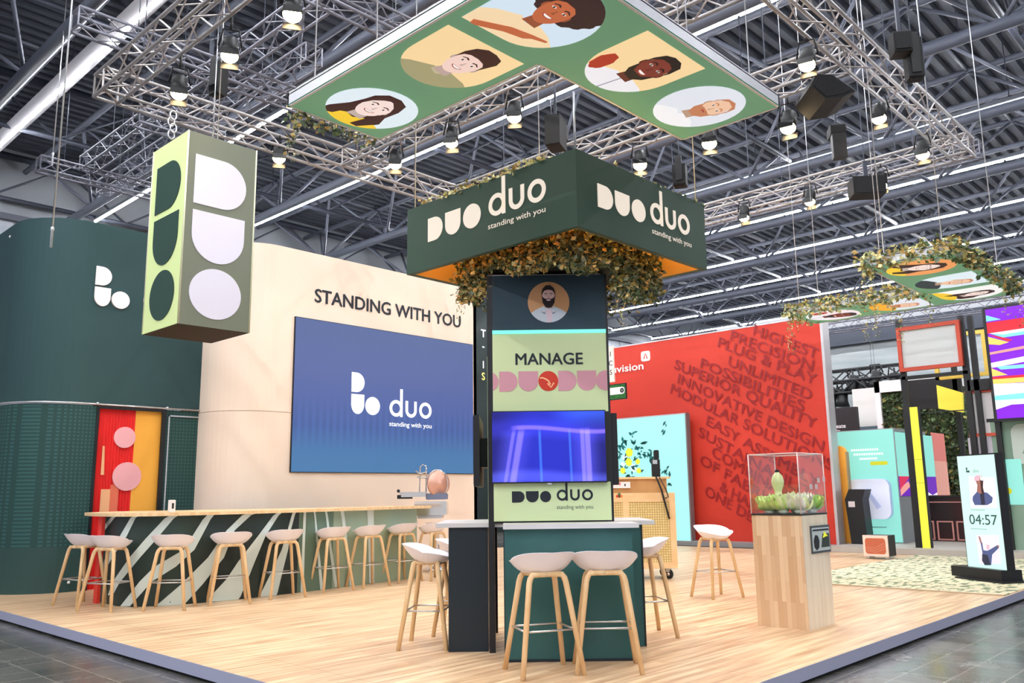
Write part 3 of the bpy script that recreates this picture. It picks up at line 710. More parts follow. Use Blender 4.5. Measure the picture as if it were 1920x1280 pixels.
# ---- printed portraits
def shade(n_, c, e=0): return mat(n_, c, .6, 0, e)
def portrait(b, F, cx, cy, w_, shp, st, e=0, k=.0006):
    """flat print: window shape, then clothes, neck, hair, face, features, all cut to the window"""
    win = {'D': [(-.5, .5), (-.5, -.5)]+circ(0, 0, .5, .5, 20, 0, -90, 90), 'U': [(.5, .5), (-.5, .5)]+circ(0, 0, .5, .5, 20, 0, 180, 360), 'O': circ(0, 0, .5, .5, 36)}[shp]
    sfx = '_lit' if e else ''
    lay = [0]
    def put(poly, nm, c):
        q = clip(poly, win)
        if len(q) >= 3:
            lay[0] += 1; b.flat(F, [(cx+p[0]*w_, cy+p[1]*w_) for p in q], .001+lay[0]*k, shade(nm+sfx, c, e))
    put(win, st['bgn'], st['bg'])
    fx, fy, rot, fr = st['face']; c, s_ = math.cos(rot), math.sin(rot)
    def L(x, y): return (fx+(x*c-y*s_)*fr, fy+(x*s_+y*c)*fr)     # head space: face is 1 wide, 1.35 tall
    def ell(x, y, rx, ry, n_=24, a0=0, a1=360): return [L(x+rx*math.cos(math.radians(a0+(a1-a0)*i/n_)), y+ry*math.sin(math.radians(a0+(a1-a0)*i/n_))) for i in range(n_ + (a1-a0 < 360))]
    for nm, col, poly in st.get('back', []): put([L(*p) for p in poly], nm, col)
    for nm, col, poly in st['cloth']: put(poly, nm, col)
    sk = st['skin']; nm = st['sn']
    dk = tuple(int(v*.78) for v in sk)
    put([L(-.24, -.35), L(.24, -.35), L(.30, -.95), L(-.30, -.95)], nm+'_shadow', dk)
    for a in (-1, 1): put(ell(a*.5, -.02, .08, .15, 10), nm+'_shadow', dk)
    put([L(x, y) for x, y in [(.5*math.cos(t), (.62 if math.sin(t) > 0 else .72)*math.sin(t)*(1 if math.sin(t) > 0 else 1)) for t in [2*PI*i/28 for i in range(28)]]], nm, sk)
    for n2, col, poly in st.get('beard', []): put([L(*p) for p in poly], n2, col)
    for n2, col, poly in st['hair']: put([L(*p) for p in poly], n2, col)
    hc, hn = st['brow'], st['bn']
    for a in (-1, 1):
        put([L(a*.1, .17), L(a*.22, .22), L(a*.36, .16), L(a*.36, .20), L(a*.22, .275), L(a*.1, .23)], hn, hc)
        put(ell(a*.23, .08, .085, .042, 12), 'eye_white', (244, 240, 236)); put(ell(a*.23, .078, .042, .042, 10), 'eye_dark', (50, 34, 30))
    put([L(-.07, -.14), L(0, -.17), L(.07, -.14), L(.03, -.11), L(.015, .05), L(-.015, .05), L(-.03, -.11)], nm+'_shadow', dk)
    if st.get('smile', 1):
        put(ell(0, -.27, .21, .13, 14, 180, 360), 'lip', (168, 70, 66)); put(ell(0, -.28, .17, .085, 12, 180, 360), 'teeth', (250, 246, 242))
    else: put(ell(0, -.32, .15, .035, 12), 'lip', (176, 96, 86))
    for n2, col, poly in st.get('front', []): put(poly, n2, col)
def wavy(cx, cy, rx, ry, n_=40, amp=.05, k_=13, a0=0, a1=360):
    return [(cx+rx*(1+amp*math.sin(k_*t))*math.cos(t), cy+ry*(1+amp*math.sin(k_*t+1))*math.sin(t)) for t in [math.radians(a0+(a1-a0)*i/n_) for i in range(n_+(a1-a0 < 360))]]
HB, HD = (58, 26, 26), (34, 22, 26)
capH = lambda dy, up: [(-.53, -.02), (-.55, .3), (-.46, .62), (-.2, .78+up), (.15, .8+up), (.44, .66), (.55, .3), (.53, -.02), (.47, .25+dy), (.3, .46+dy), (0, .52+dy), (-.3, .46+dy), (-.47, .25+dy)]
def body(cx=0, w1=.42, y=-.22, neck=.12): return [(cx-w1, -.6), (cx-w1, y-.12), (cx-w1*.7, y-.02), (cx-neck, y+.06), (cx, y), (cx+neck, y+.06), (cx+w1*.7, y-.02), (cx+w1, y-.12), (cx+w1, -.6)]
P_W1 = dict(bg=(226, 242, 252), bgn='print_pale_blue', face=(.0, .07, -.18, .36), skin=(248, 226, 220), sn='print_fair', brow=HB, bn='print_brown_hair', smile=1,
    back=[('print_brown_hair', HB, [(-.62, .1), (-.6, .5), (-.35, .85), (.1, .92), (.5, .75), (.68, .3), (.72, -.3), (.95, -.75), (.75, -1.3), (.2, -1.5), (-.1, -1.2), (-.4, -1.55), (-1.0, -1.6), (-.95, -1.0), (-.7, -.4)])],
    cloth=[('print_yellow', (246, 206, 52), body(-.05, .46, -.3))], hair=[('print_brown_hair', HB, [(-.55, -.3), (-.62, .2), (-.5, .6), (-.2, .86), (.2, .86), (.5, .62), (.6, .2), (.6, -.3), (.5, .1), (.36, .38), (.1, .6), (.02, .66), (-.2, .52), (-.42, .25)]),
    ('print_brown_hair', HB, [(.42, -.3), (.62, -.2), (.85, -.9), (.6, -1.4), (.3, -1.4), (.35, -.9)]), ('print_brown_hair', HB, [(-.5, -.1), (-.4, -.6), (-.55, -1.3), (-1.0, -1.5), (-.85, -.8), (-.62, -.2)])])
P_M1 = dict(bg=(252, 220, 166), bgn='print_peach', face=(.08, .1, -.22, .34), skin=(246, 214, 204), sn='print_rosy', brow=HB, bn='print_brown_hair',
    cloth=[('print_olive', (166, 160, 120), body(0, .5, -.2, .1)), ('print_olive_light', (196, 188, 152), [(-.1, -.2), (.0, -.26), (.12, -.2), (.1, -.12), (-.08, -.12)])],
    hair=[('print_brown_hair', HB, [(-.53, .0), (-.58, .4), (-.5, .75), (-.25, .98), (.1, 1.02), (.45, .95), (.6, .7), (.56, .3), (.53, .0), (.46, .3), (.3, .42), (0, .46), (-.3, .42), (-.46, .3)])])
P_W2 = dict(bg=(214, 234, 250), bgn='print_sky', face=(.0, .12, -.12, .31), skin=(196, 104, 66), sn='print_tan', brow=(40, 20, 20), bn='print_afro',
    back=[('print_afro', (52, 30, 34), wavy(.08, .55, 1.25, 1.0, 60, .035, 17))],
    cloth=[('print_cream', (250, 222, 180), body(-.06, .46, -.18, .1))], hair=[('print_afro', (52, 30, 34), [(-.56, .1), (-.8, .5), (-.4, 1.1), (.4, 1.1), (.8, .5), (.56, .1), (.44, .32), (.2, .46), (-.2, .46), (-.44, .32)])],
    front=[('print_tan', (196, 104, 66), [(-.42, -.44), (-.1, -.3), (.12, -.26), (.3, -.24), (.3, -.27), (.16, -.31), (.1, -.36), (-.1, -.4), (-.4, -.52)])])
P_M2 = dict(bg=(252, 222, 168), bgn='print_peach', face=(.12, .12, -.2, .36), skin=(126, 52, 42), sn='print_deep', brow=(26, 16, 20), bn='print_black_hair',
    cloth=[('print_white', (240, 240, 248), body(.02, .52, -.2, .1)), ('print_grey_line', (150, 154, 176), [(.0, -.6), (.02, -.6), (.07, -.2), (.05, -.2)])],
    beard=[('print_black_hair', (26, 16, 20), [(-.5, -.1), (-.44, -.5), (-.2, -.76), (.2, -.76), (.44, -.5), (.5, -.1), (.36, -.3), (.22, -.45), (-.22, -.45), (-.36, -.3)])],
    hair=[('print_black_hair', (26, 16, 20), capH(.0, .0))], front=[('print_red_hand', (176, 52, 34), wavy(-.36, -.12, .1, .17, 20, .06, 7))])
P_M3 = dict(bg=(228, 234, 246), bgn='print_cool_white', face=(.12, .1, -.3, .34), skin=(240, 198, 168), sn='print_pink', brow=(170, 104, 66), bn='print_ginger', smile=0,
    cloth=[('print_white_shirt', (244, 246, 252), body(-.05, .44, -.24, .1))], beard=[('print_ginger', (196, 128, 92), [(-.5, -.1), (-.44, -.5), (-.2, -.74), (.2, -.74), (.44, -.5), (.5, -.1), (.36, -.26), (.2, -.22), (-.2, -.22), (-.36, -.26)])],
    hair=[('print_ginger', (196, 128, 92), [(-.52, .0), (-.54, .3), (-.4, .62), (0, .74), (.4, .62), (.54, .3), (.52, .0), (.46, .36), (.2, .58), (-.2, .58), (-.46, .36)])])
P_M4 = dict(bg=(208, 156, 110), bgn='print_caramel', face=(.0, .14, 0, .30), skin=(226, 186, 180), sn='print_warm', brow=HD, bn='print_dark_hair',
    cloth=[('print_shirt_grey', (206, 216, 226), body(0, .44, -.16, .12)), ('print_pale_pink', (226, 204, 216), [(-.03, -.6), (.05, -.6), (.1, -.18), (-.08, -.18)]), ('print_grey_line', (120, 130, 150), [(-.2, -.22), (-.1, -.3), (-.06, -.2), (-.1, -.26)]), ('print_grey_line', (120, 130, 150), [(.2, -.22), (.1, -.3), (.06, -.2), (.1, -.26)])],
    beard=[('print_dark_hair', HD, [(-.53, .05), (-.48, -.5), (-.26, -.86), (.0, -.95), (.26, -.86), (.48, -.5), (.53, .05), (.4, -.12), (.24, -.2), (-.24, -.2), (-.4, -.12)])],
    hair=[('print_dark_hair', HD, capH(.02, .12))])
b = B(); u, v = hit(FT, 1028.5, 566.5); k = hit(FT, 1067.5, 566)[0]-u
portrait(b, frame(FT(0, 0, .004), FT.e1, FT.e2), u, v, 2*k, 'O', P_M4); b.build('portrait', tower)

# ================================================================ HANGING SIGN WITH GREENERY
LEAFM = [mat('leaf_olive', (150, 140, 78), .6), mat('leaf_gold', (206, 172, 104), .6), mat('leaf_green', (98, 120, 78), .6), mat('leaf_grey_green', (136, 152, 128), .6), mat('leaf_dark', (64, 74, 52), .6), mat('leaf_pale', (228, 222, 164), .6)]
rnd = random.Random(11)
def leaf(b, p, size, wts=(3, 2, 3, 2, 2, 1)):
    m = rnd.choices(LEAFM, wts)[0]
    a = V((rnd.uniform(-1, 1), rnd.uniform(-1, 1), rnd.uniform(-1, .5))).normalized(); c = a.cross(V((rnd.uniform(-1, 1), rnd.uniform(-1, 1), rnd.uniform(-1, 1)))).normalized(); n_ = a.cross(c)
    L_ = size*rnd.uniform(.7, 1.3); w_ = L_*.36; p = V(p)
    b.add([p, p+a*L_*.5+c*w_+n_*L_*.12, p+a*L_, p+a*L_*.5-c*w_+n_*L_*.12], [(0, 1, 2), (0, 2, 3)], m)
def strand(b, p, ln, size=.03, wts=(3, 2, 3, 2, 1, 2), dens=90, spread=.02):
    for k in range(int(ln*dens)):
        t = k/(ln*dens)
        leaf(b, (p[0]+rnd.gauss(0, spread)+.02*math.sin(t*7), p[1]+rnd.gauss(0, spread), p[2]-t*ln), size*(1-.4*t), wts)
SX0, SY0, SS = 4.80, 3.87, 1.86
SZ0, SZ1 = 3.26, 3.88
SX1, SY1 = SX0+SS, SY0+2.02
SIGNG = mottled('sign_green', (50, 76, 60), (44, 70, 56), (1, 1, 1), .55)
sign = thing('hanging_sign', (5.76, 4.83, SZ0), 'square dark green hanging sign with duo logos and greenery hanging below its middle', 'sign')
b = B(); th = .05
b.box((SX0, SY0, SZ0), (SX0+th, SY1, SZ1), SIGNG); b.box((SX1-th, SY0, SZ0), (SX1, SY1, SZ1), SIGNG); b.box((SX0+th, SY0, SZ0), (SX1-th, SY0+th, SZ1), SIGNG); b.box((SX0+th, SY1-th, SZ0), (SX1-th, SY1, SZ1), SIGNG)
b.build('frame_box', sign)
b = B(); WARMLIT = mat('warm_lit_soffit', (248, 206, 120), .5)  # yellow of the warm light inside the sign is put into this colour
b.box((SX0+th, SY0+th, SZ1-.08), (SX1-th, SY1-th, SZ1-.05), WARMLIT)
for a_, c_ in (((SX0+th, SY0+th), (SX0+th+.01, SY1-th)), ((SX1-th-.01, SY0+th), (SX1-th, SY1-th)), ((SX0+th, SY0+th), (SX1-th, SY0+th+.01)), ((SX0+th, SY1-th-.01), (SX1-th, SY1-th))): b.box((a_[0], a_[1], SZ0+.004), (c_[0], c_[1], SZ1-.06), WARMLIT)
b.build('soffit', sign)
b = B(); LT = mat('warm_led_tape', (255, 224, 160), .5, 0, 16, ecol=(255, 206, 120))
for a_, c_ in (((SX0+.09, SY0+.09), (SX0+.10, SY1-.09)), ((SX1-.10, SY0+.09), (SX1-.09, SY1-.09)), ((SX0+.1, SY0+.09), (SX1-.1, SY0+.10)), ((SX0+.1, SY1-.10), (SX1-.1, SY1-.09))): b.box((a_[0], a_[1], SZ1-.10), (c_[0], c_[1], SZ1-.085), LT)
b.build('light_tape', sign)
FSL, FSR = faceX(SX0), faceY(SY0)
b = B()
for F, dd, wd, tg in ((FSL, (803, 454, 411, 902), (917, 416, 1025), (917, 446, 1026)), (FSR, (1121, 387, 344, 1209), (1220, 419, 1292), (1221, 448, 1293))):
    u0, v0 = hit(F, dd[0], dd[1]); h_ = hit(F, dd[0], dd[2])[1]-v0; vm = v0
    # extent of the solid word from its right-most pixel
    u1 = hit(F, dd[3], dd[1])[0]; DUO(b, F, u0, v0, h_, .0, .006, LOGO_LIT, .17, ((u1-u0)/h_-1.34)/2)
    a0 = hit(F, wd[0], wd[1]); a1 = hit(F, wd[2], wd[1]); W_ = a1[0]-a0[0]
    duo_word(b, F, a0[0], v0+.04, W_/3.3, .0, .006, LOGO_LIT)
    text(b, F, 'standing with you', a0[0], v0-.062, .05, 0, .012, LOGO_LIT, .006, width=W_)
    b.build('logo', sign); b = B()
gc = (5.73, 4.86); gh = .66
b = B()
for (ax, sg) in ((0, -1), (0, 1), (1, -1), (1, 1)):
    for k in range(3000 if sg < 0 else 1000):
        u = rnd.uniform(-gh, gh); q = gh+rnd.uniform(-.10, .03)
        x, y = gc[0]+(sg*q if ax == 0 else u), gc[1]+(u if ax == 0 else sg*q)
        d_ = x*FH.x+y*FH.y; r_ = x*RH.x+y*RH.y
        if d_ < T0+.02 and TL-.03 < r_ < TR+.03: zl = EYE+(TT-EYE)*(d_/T0)+.045
        else: zl = (2.99 if r_ < .3 else 2.96)
        zl += .03*math.sin(u*9+ax*2)+.02*math.sin(u*23)
        z = rnd.uniform(zl, SZ0+.3)
        leaf(b, (x, y, z), .05, (3, 4, 2, 1, 2, 2) if (ax == 0 and sg < 0) else (2, 1, 3, 4, 2, 1))
for px, py, ln, D_ in ((862, 555, .22, 7.6), (868, 560, .16, 7.6), (1168, 545, .32, 7.2), (1160, 548, .2, 7.2), (1190, 552, .12, 7.3), (905, 548, .08, 7.3)):
    p = far(px, py, D_); strand(b, p, ln, .03, (2, 2, 1, 2, 0, 5), 110, .014)
for k in range(560):                                              # trailing plants along the top edge
    u = rnd.uniform(.3, SS); leaf(b, (SX0+rnd.uniform(-.01, .12), SY0+u, SZ1+rnd.uniform(-.01, .05)), .04, (2, 4, 1, 0, 0, 6))
for k in range(160):
    leaf(b, (SX0+rnd.uniform(.1, SS), SY0+rnd.uniform(0, .1), SZ1+rnd.uniform(-.01, .02)), .035, (2, 3, 2, 0, 0, 5))
fo = b.build('greenery', sign); fo['kind'] = 'stuff'
b = B(); b.box((gc[0]-gh+.12, gc[1]-gh+.12, 3.2), (gc[0]+gh-.12, gc[1]+gh-.12, SZ1-.1), mat('plant_box', (38, 40, 30), .8)); b.build('planting_box', sign)
for p, q in (((SX0+.02, SY0+.02), 4.36), ((SX0+.05, SY1-.05), 11.19), ((SX1-.05, SY1-.05), 11.19), ((SX1-.05, SY0+.05), 11.19)):
    b = B(); b.tube([(p[0], p[1], SZ1), (p[0], p[1], q)], .006 if q > 5 else .009, STEEL, 6); b.build('suspension_cable', sign)

# ================================================================ HANGING LOGO BOX
KX, KY, KS, KZ0, KZ1 = 3.69, 8.10, .83, 2.985, 5.03; KX_ = .775
kb = thing('hanging_logo_box', (KX+KS/2, KY+KS/2, KZ0), 'tall hanging box with three logo shapes per side, light green left and olive right', 'sign')
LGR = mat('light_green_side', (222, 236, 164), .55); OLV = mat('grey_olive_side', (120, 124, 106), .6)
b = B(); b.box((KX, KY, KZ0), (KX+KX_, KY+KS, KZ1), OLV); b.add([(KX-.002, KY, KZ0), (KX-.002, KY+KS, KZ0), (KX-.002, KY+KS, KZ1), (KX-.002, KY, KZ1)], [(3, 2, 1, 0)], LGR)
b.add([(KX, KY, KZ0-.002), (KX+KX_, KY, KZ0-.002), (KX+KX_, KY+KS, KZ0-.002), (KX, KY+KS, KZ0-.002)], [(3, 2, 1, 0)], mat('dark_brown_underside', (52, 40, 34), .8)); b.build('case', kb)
b = B()
for e in ((KX, KY), (KX, KY+KS), (KX+KX_, KY)): b.tube([(e[0], e[1], KZ0), (e[0], e[1], KZ1)], .009, mat('box_edge', (214, 214, 180), .4), 6)
b.build('edge_profile', kb)
LITW = mat('lit_white_shape', (222, 218, 230), .6, 0, .06)
for F, m, sh in ((faceX(KX-.003), DKGREEN, ((290, 332, 289, 384), (285, 333, 402, 491), (280, 327, 504, 604))), (faceY(KY), LITW, ((370, 461, 265, 363), (367, 460, 380, 491), (363, 458, 503, 604)))):
    W_ = .83*.70; c = (hit(F, 310 if m is DKGREEN else 413, 450))[0]
    c = -KY-KS/2 if m is DKGREEN else KX+KX_/2
    c += -.01 if m is not DKGREEN else .01
    for i, s_ in enumerate(sh):
        pass
    zs = [4.265, 3.665, 3.075]
    hs = .53
    b = B(); b.prism(F, shapeD(c-W_/2, zs[0], W_, hs), .0, .006, m)
    b.prism(F, shapeU(c-W_/2, zs[1], W_, hs), .0, .006, m); b.prism(F, circ(c, zs[2]+hs/2, W_/2*.98, hs/2, 44), .0, .006, m)
    b.build('logo_shapes', kb)
for p in ((4.0, KY+.1), (KX+KX_-.1, KY+KS-.1)):
    b = B(); b.tube([(p[0], p[1], KZ1-.01), (p[0], p[1], 6.41 if p[0] == 4.0 else 11.19)], .006, STEEL, 6); b.build('suspension_cable', kb)
for k in range(4):
    p = far(325-4*(k % 2), 216+k*12, 9.2); b = B(); b.tube([V(p)+V((math.cos(t)*.035, 0, math.sin(t)*.05)) for t in [2*PI*i/12 for i in range(12)]], .008, STEEL, 6, True); b.build('chain_ring', kb)

# ================================================================ HANGING PORTRAIT PANELS
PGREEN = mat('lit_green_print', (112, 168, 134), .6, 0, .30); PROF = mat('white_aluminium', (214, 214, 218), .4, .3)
def chevron(name, label, L, z, prints, loc):
    t = thing(name, loc, label, 'hanging panel', 'hanging portrait panels')
    b = B(); b.prism(IDF, L, z, z+.012, PGREEN); b.build('printed_face', t)
    b = B(); n_ = len(L); cx = sum(p[0] for p in L)/n_; cy = sum(p[1] for p in L)/n_
    for i in range(n_):
        p, q = V(L[i]+(0,)), V(L[(i+1) % n_]+(0,)); d = (q-p).normalized(); o_ = V((d.y, -d.x, 0))
        b.hexa([p-d*.0+V((0, 0, z-.004)), q+V((0, 0, z-.004)), q-o_*.02+V((0, 0, z-.004)), p-o_*.02+V((0, 0, z-.004)), p+V((0, 0, z+.11)), q+V((0, 0, z+.11)), q-o_*.02+V((0, 0, z+.11)), p-o_*.02+V((0, 0, z+.11))], PROF)
    b.prism(IDF, L, z+.09, z+.1, PROF); b.build('frame_profile', t)
    F = frame((0, 0, z-.002), (1, 0, 0), (0, -1, 0))
    for x, y, shp, st, w_ in prints:
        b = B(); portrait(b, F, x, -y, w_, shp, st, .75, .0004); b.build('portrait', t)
    return t
L1 = [(3.37, 2.86), (6.21, 2.86), (6.21, 3.79), (4.30, 3.79), (4.30, 5.66), (3.37, 5.66)]
c1 = chevron('hanging_portrait_panel', 'large angled overhead panel nearest the viewer with five printed smiling portraits', L1, 4.35,
    [(3.88, 5.22, 'O', P_W1, .74), (3.84, 4.22, 'U', P_M1, .74), (3.86, 3.33, 'D', P_W2, .78), (4.84, 3.32, 'U', P_M2, .74), (5.74, 3.33, 'O', P_M3, .74)], (4.4, 3.9, 4.35))
for x, y in ((3.45, 5.4), (3.45, 3.6), (4.2, 5.6), (5.9, 2.95), (6.1, 3.7)):
    b = B(); b.tube([(x, y, 4.44), (x, y, 11.19)], .006, STEEL, 6); b.build('suspension_cable', c1)
b = B()
for k in range(220): leaf(b, (rnd.uniform(3.42, 4.28), 5.69+rnd.uniform(-.02, .08), 4.33+rnd.uniform(-.05, .08)), .045, (2, 2, 3, 2, 4, 1))
strand(b, (3.52, 5.8, 4.38), .42, .05, (2, 2, 2, 3, 3, 2), 140, .03)
g = b.build('garland', c1); g['kind'] = 'stuff'
L2 = [(9.93, 2.72), (12.83, 2.72), (12.83, 5.58), (11.88, 5.58), (11.88, 3.68), (9.93, 3.68)]
P_A = dict(P_W1, bg=(240, 160, 96), bgn='print_orange', face=(.0, .06, -.3, .34)); P_Bq = dict(P_M3, cloth=[('print_navy', (40, 52, 62), body(0, .46, -.2, .1))], beard=[], bg=(222, 238, 248), bgn='print_pale_blue')
P_Cq = dict(P_W1, bg=(250, 250, 250), bgn='print_whiteish', face=(.05, .1, .2, .3)); P_Dq = dict(P_M3, cloth=[('print_amber', (250, 176, 40), body(0, .5, -.12, .1))], bg=(236, 240, 248), bgn='print_cool_white')
P_Eq = dict(P_M2, bg=(250, 232, 240), bgn='print_rose_white')
c2 = chevron('hanging_portrait_panel', 'smaller-looking angled overhead panel farther right, its edges wrapped in leafy garlands', L2, 3.85,
    [(10.42, 3.2, 'O', P_A, .76), (11.4, 3.2, 'U', P_Bq, .76), (12.35, 3.2, 'D', P_Cq, .76), (12.35, 4.16, 'U', P_Dq, .76), (12.35, 5.1, 'O', P_Eq, .76)], (12, 3.5, 3.85))
for x, y in ((10.1, 3.5), (10.1, 2.85), (12.0, 5.45), (12.7, 5.45), (12.6, 2.9), (11.95, 4.2)):
    b = B(); b.tube([(x, y, 3.94), (x, y, 11.19)], .006, STEEL, 6); b.build('suspension_cable', c2)
b = B()
def edge_leaves(p, q, n_, wts):
    for k in range(n_):
        t = rnd.random(); leaf(b, (p[0]+(q[0]-p[0])*t+rnd.uniform(-.07, .07), p[1]+(q[1]-p[1])*t+rnd.uniform(-.07, .07), 3.9+rnd.uniform(-.08, .13)), .07, wts)
W_L = (4, 3, 4, 2, 0, 4); W_D = (3, 2, 4, 2, 3, 1)
edge_leaves((9.93, 2.72), (9.93, 3.68), 380, W_L); edge_leaves((9.93, 2.72), (12.83, 2.72), 850, W_D); edge_leaves((11.88, 3.68), (11.88, 5.58), 720, W_L); edge_leaves((12.83, 5.58), (11.88, 5.58), 200, W_L); edge_leaves((9.93, 3.68), (10.3, 3.68), 100, W_L)
for x, y, ln in ((9.93, 3.7, .42), (9.95, 3.62, .3), (11.88, 5.58, .62), (11.9, 5.45, .3), (11.88, 4.45, .6), (11.9, 4.3, .5), (11.9, 4.1, .35), (12.83, 2.72, .55), (12.8, 2.9, .3), (12.83, 4.3, .5), (11.9, 3.6, .45)):
    strand(b, (x, y, 3.86), ln, .045, (3, 2, 2, 2, 0, 5), 90, .025)
g = b.build('garland', c2); g['kind'] = 'stuff'

# ================================================================ TRUSSES AND LAMPS
TRUSSM = mat('truss_aluminium', (158, 152, 150), .4, .45)
def truss(p, q, s_, label, m=TRUSSM, group='square lighting trusses over the stands', r_=.023, rb=.0105, bay=None):
    p, q = V(p), V(q); d = (q-p); ln = d.length; d.normalize(); h_ = d.cross(V((0, 0, 1))).normalized()*s_/2; k = V((0, 0, s_/2)); bay = bay or s_*1.2
    t = thing('lighting_truss', (p+q)/2, label, 'truss', group)
    cor = [h_+k, -h_+k, -h_-k, h_-k]
    for c in cor:
        b = B(); b.tube([p+c, q+c], r_, m, 8); b.build('chord', t)
    b = B(); n_ = max(1, int(ln/bay)); st = ln/n_
    for i in range(n_):
        a, c_ = p+d*(i*st), p+d*((i+1)*st)
        for j in range(4):
            c0, c1_ = (cor[j], cor[(j+1) % 4]) if i % 2 else (cor[(j+1) % 4], cor[j])
            b.tube([a+c0, c_+c1_], rb, m, 5)
    for e in (p, q):
        for j in range(4): b.tube([e+cor[j], e+cor[(j+1) % 4]], rb*1.2, m, 5)
    b.build('bracing', t)
    for e in (.15, .5, .85):
        c = p+d*ln*e; b = B(); b.tube([c+k-V((0, 0, .0)), (c.x, c.y, 11.19)], .008, STEELD, 5); b.build('suspension_cable', t)
    return t
TZ = 6.55
truss((3.85, 3.4, TZ), (3.85, 10.95, TZ), .30, 'silver truss running away over the left portraits towards the logo box')
truss((3.7, 10.8, TZ), (14.2, 10.8, TZ), .30, 'silver truss from the left corner of the rig running behind the hanging sign')
truss((3.7, 3.55, TZ), (14.2, 3.55, TZ), .30, 'silver truss descending at upper right towards the far right corner of the rig')
truss((14.05, 3.4, TZ), (14.05, 10.95, TZ), .30, 'silver truss along the far right side of the rig above the garlanded panel')
truss((7.5, 3.7, TZ), (7.5, 10.65, TZ), .30, 'silver cross truss just behind the large portrait panel')
truss((9.95, 3.7, TZ), (9.95, 10.65, TZ), .30, 'silver cross truss behind the right-hand corner of the hanging sign')
DULL = mat('dull_truss_grey', (112, 112, 122), .5, .3)
truss((17.2, 4, 7.6), (17.2, 12, 7.6), .28, 'dull truss beyond the right end of the rig, under the hall lamps', DULL)
truss((3.7, 11.9, 7.9), (9.5, 11.9, 7.9), .28, 'dull truss at upper left passing behind the rig corner', DULL)
truss((6.2, 9.5, 8.3), (6.2, 18.4, 8.3), .30, 'long dull truss sloping behind the logo box, the upper of two', DULL)
truss((7.0, 11, 8.3), (7.0, 19.6, 8.3), .30, 'long dull truss sloping behind the logo box, the lower of two', DULL)
truss((5.2, 18.2, 8.0), (8.4, 18.2, 8.0), .28, 'short dull truss above the top of the green cabin', DULL)
truss((5.6, 14.4, 7.9), (7.2, 14.4, 7.9), .28, 'short dull truss left of the logo box top', DULL)
truss((5.5, 8.9, 7.9), (8.5, 8.9, 7.9), .28, 'dull truss at the top edge just left of the large portrait panel', DULL)
truss((27.6, 5, 6.6), (27.6, 14, 6.6), .34, 'distant dull truss above the red framed panel at far right', DULL)
BTRUSS = mat('black_truss', (30, 30, 34), .5)
truss((36.5, 12.3, 6.1), (36.5, 20, 6.1), .5, 'distant black truss in front of the right hall wall, the upper one', BTRUSS, 'black trusses by the right wall', .05, .03)
truss((35.5, 12, 5.5), (35.5, 20, 5.5), .5, 'distant black truss in front of the right hall wall, the lower one', BTRUSS, 'black trusses by the right wall', .05, .03)

LAMPC = mat('lamp_black', (9, 9, 10), .5); LENS = mat('warm_lens', (255, 240, 214), .3, 0, 34, ecol=(255, 222, 168))
LAMP_W = 80
def lamp(p, label, aim, power=LAMP_W, size=1.0, lit=True):
    p = V(p); aim = V(aim); d = (aim-p).normalized(); t = thing('spotlight', p, label, 'spotlight', 'black spotlights hung from the trusses')
    b = B(); o = p-d*.26*size
    b.lathe(o, [(.05*size, -.04*size), (.085*size, 0), (.09*size, .1*size), (.1*size, .24*size)], LAMPC, 18, d); b.build('body', t)
    b = B(); b.lathe(o+d*.238*size, [(.092*size, 0), (.075*size, .03*size), (.04*size, .046*size), (.001, .05*size)], LENS if lit else mat('dim_lens', (200, 190, 176), .3, 0, .5), 18, d); b.build('lens', t)
    b = B(); sd = d.cross(V((0, 0, 1))).normalized()*.12*size; c = o+d*.08*size; tp = V((c.x, c.y, c.z+.2*size))
    b.tube([c+sd, tp+sd*.7, tp, tp-sd*.7, c-sd], .011, LAMPC, 6); b.tube([tp, (tp.x, tp.y, max(tp.z+.05, TZ-.14))], .016, LAMPC, 6)
    b.build('yoke', t)
    for s_ in (-1, 1):
        b = B(); b.fbox(frame(o+d*.235*size, sd.normalized(), d.cross(sd).normalized()), -.09*size, .09*size, s_*.1*size-.004, s_*.1*size+.004, -.0, .10*size, LAMPC); b.build('barn_door', t)
    if lit:
        l = bpy.data.lights.new('spot_glow', 'SPOT'); l.energy = power; l.color = (1, .87, .70); l.spot_size = math.radians(85); l.spot_blend = .7; l.shadow_soft_size = .09*size
        lo = bpy.data.objects.new('spot_glow', l); COL.objects.link(lo); lo.location = p+d*.06; lo.rotation_euler = d.to_track_quat('-Z', 'Y').to_euler()
        lo.parent = t; lo.matrix_parent_inverse = Matrix.Translation(-p)
    return t
def lam(px, py, z, aim, lab, ch=None, **k):
    p = on(px, py, ch[0], ch[1]) if ch else at(px, py, z); h_ = V((CAMP.x-p.x, CAMP.y-p.y, 0)).normalized()
    return lamp(p, lab, (p.x+h_.x*1.5+(aim[0]-p.x)*.12, p.y+h_.y*1.5+(aim[1]-p.y)*.12, p.z-2.7), **k)
lam(548, 30, 6.0, (4.4, 7.5, 0), 'lit spotlight nearest the top edge on the left truss', ch=(0, 4.0)); lam(430, 107, 6.0, (4.0, 9.5, 1), 'lit spotlight halfway along the left truss', ch=(0, 4.0)); lam(335, 178, 6.0, (5.0, 12, 2.5), 'lit spotlight close to the left corner of the rig, above the logo box', ch=(0, 4.0))
lam(523, 299, 5.95, (6.5, 12, 2), 'lit spotlight right of the logo box top', ch=(1, 10.65)); lam(741, 310, 6.0, (8.2, 11.5, 1.5), 'lit spotlight just above the left end of the hanging sign', ch=(0, 7.45), power=70); lam(846, 270, 6.0, (8.5, 12, 2), 'lit spotlight under the middle of the cross truss behind the portrait panel', ch=(0, 7.45), power=70); lam(964, 222, 6.0, (8.0, 9, 0), 'lit spotlight left of the strap holding the hanging sign', ch=(0, 7.45))
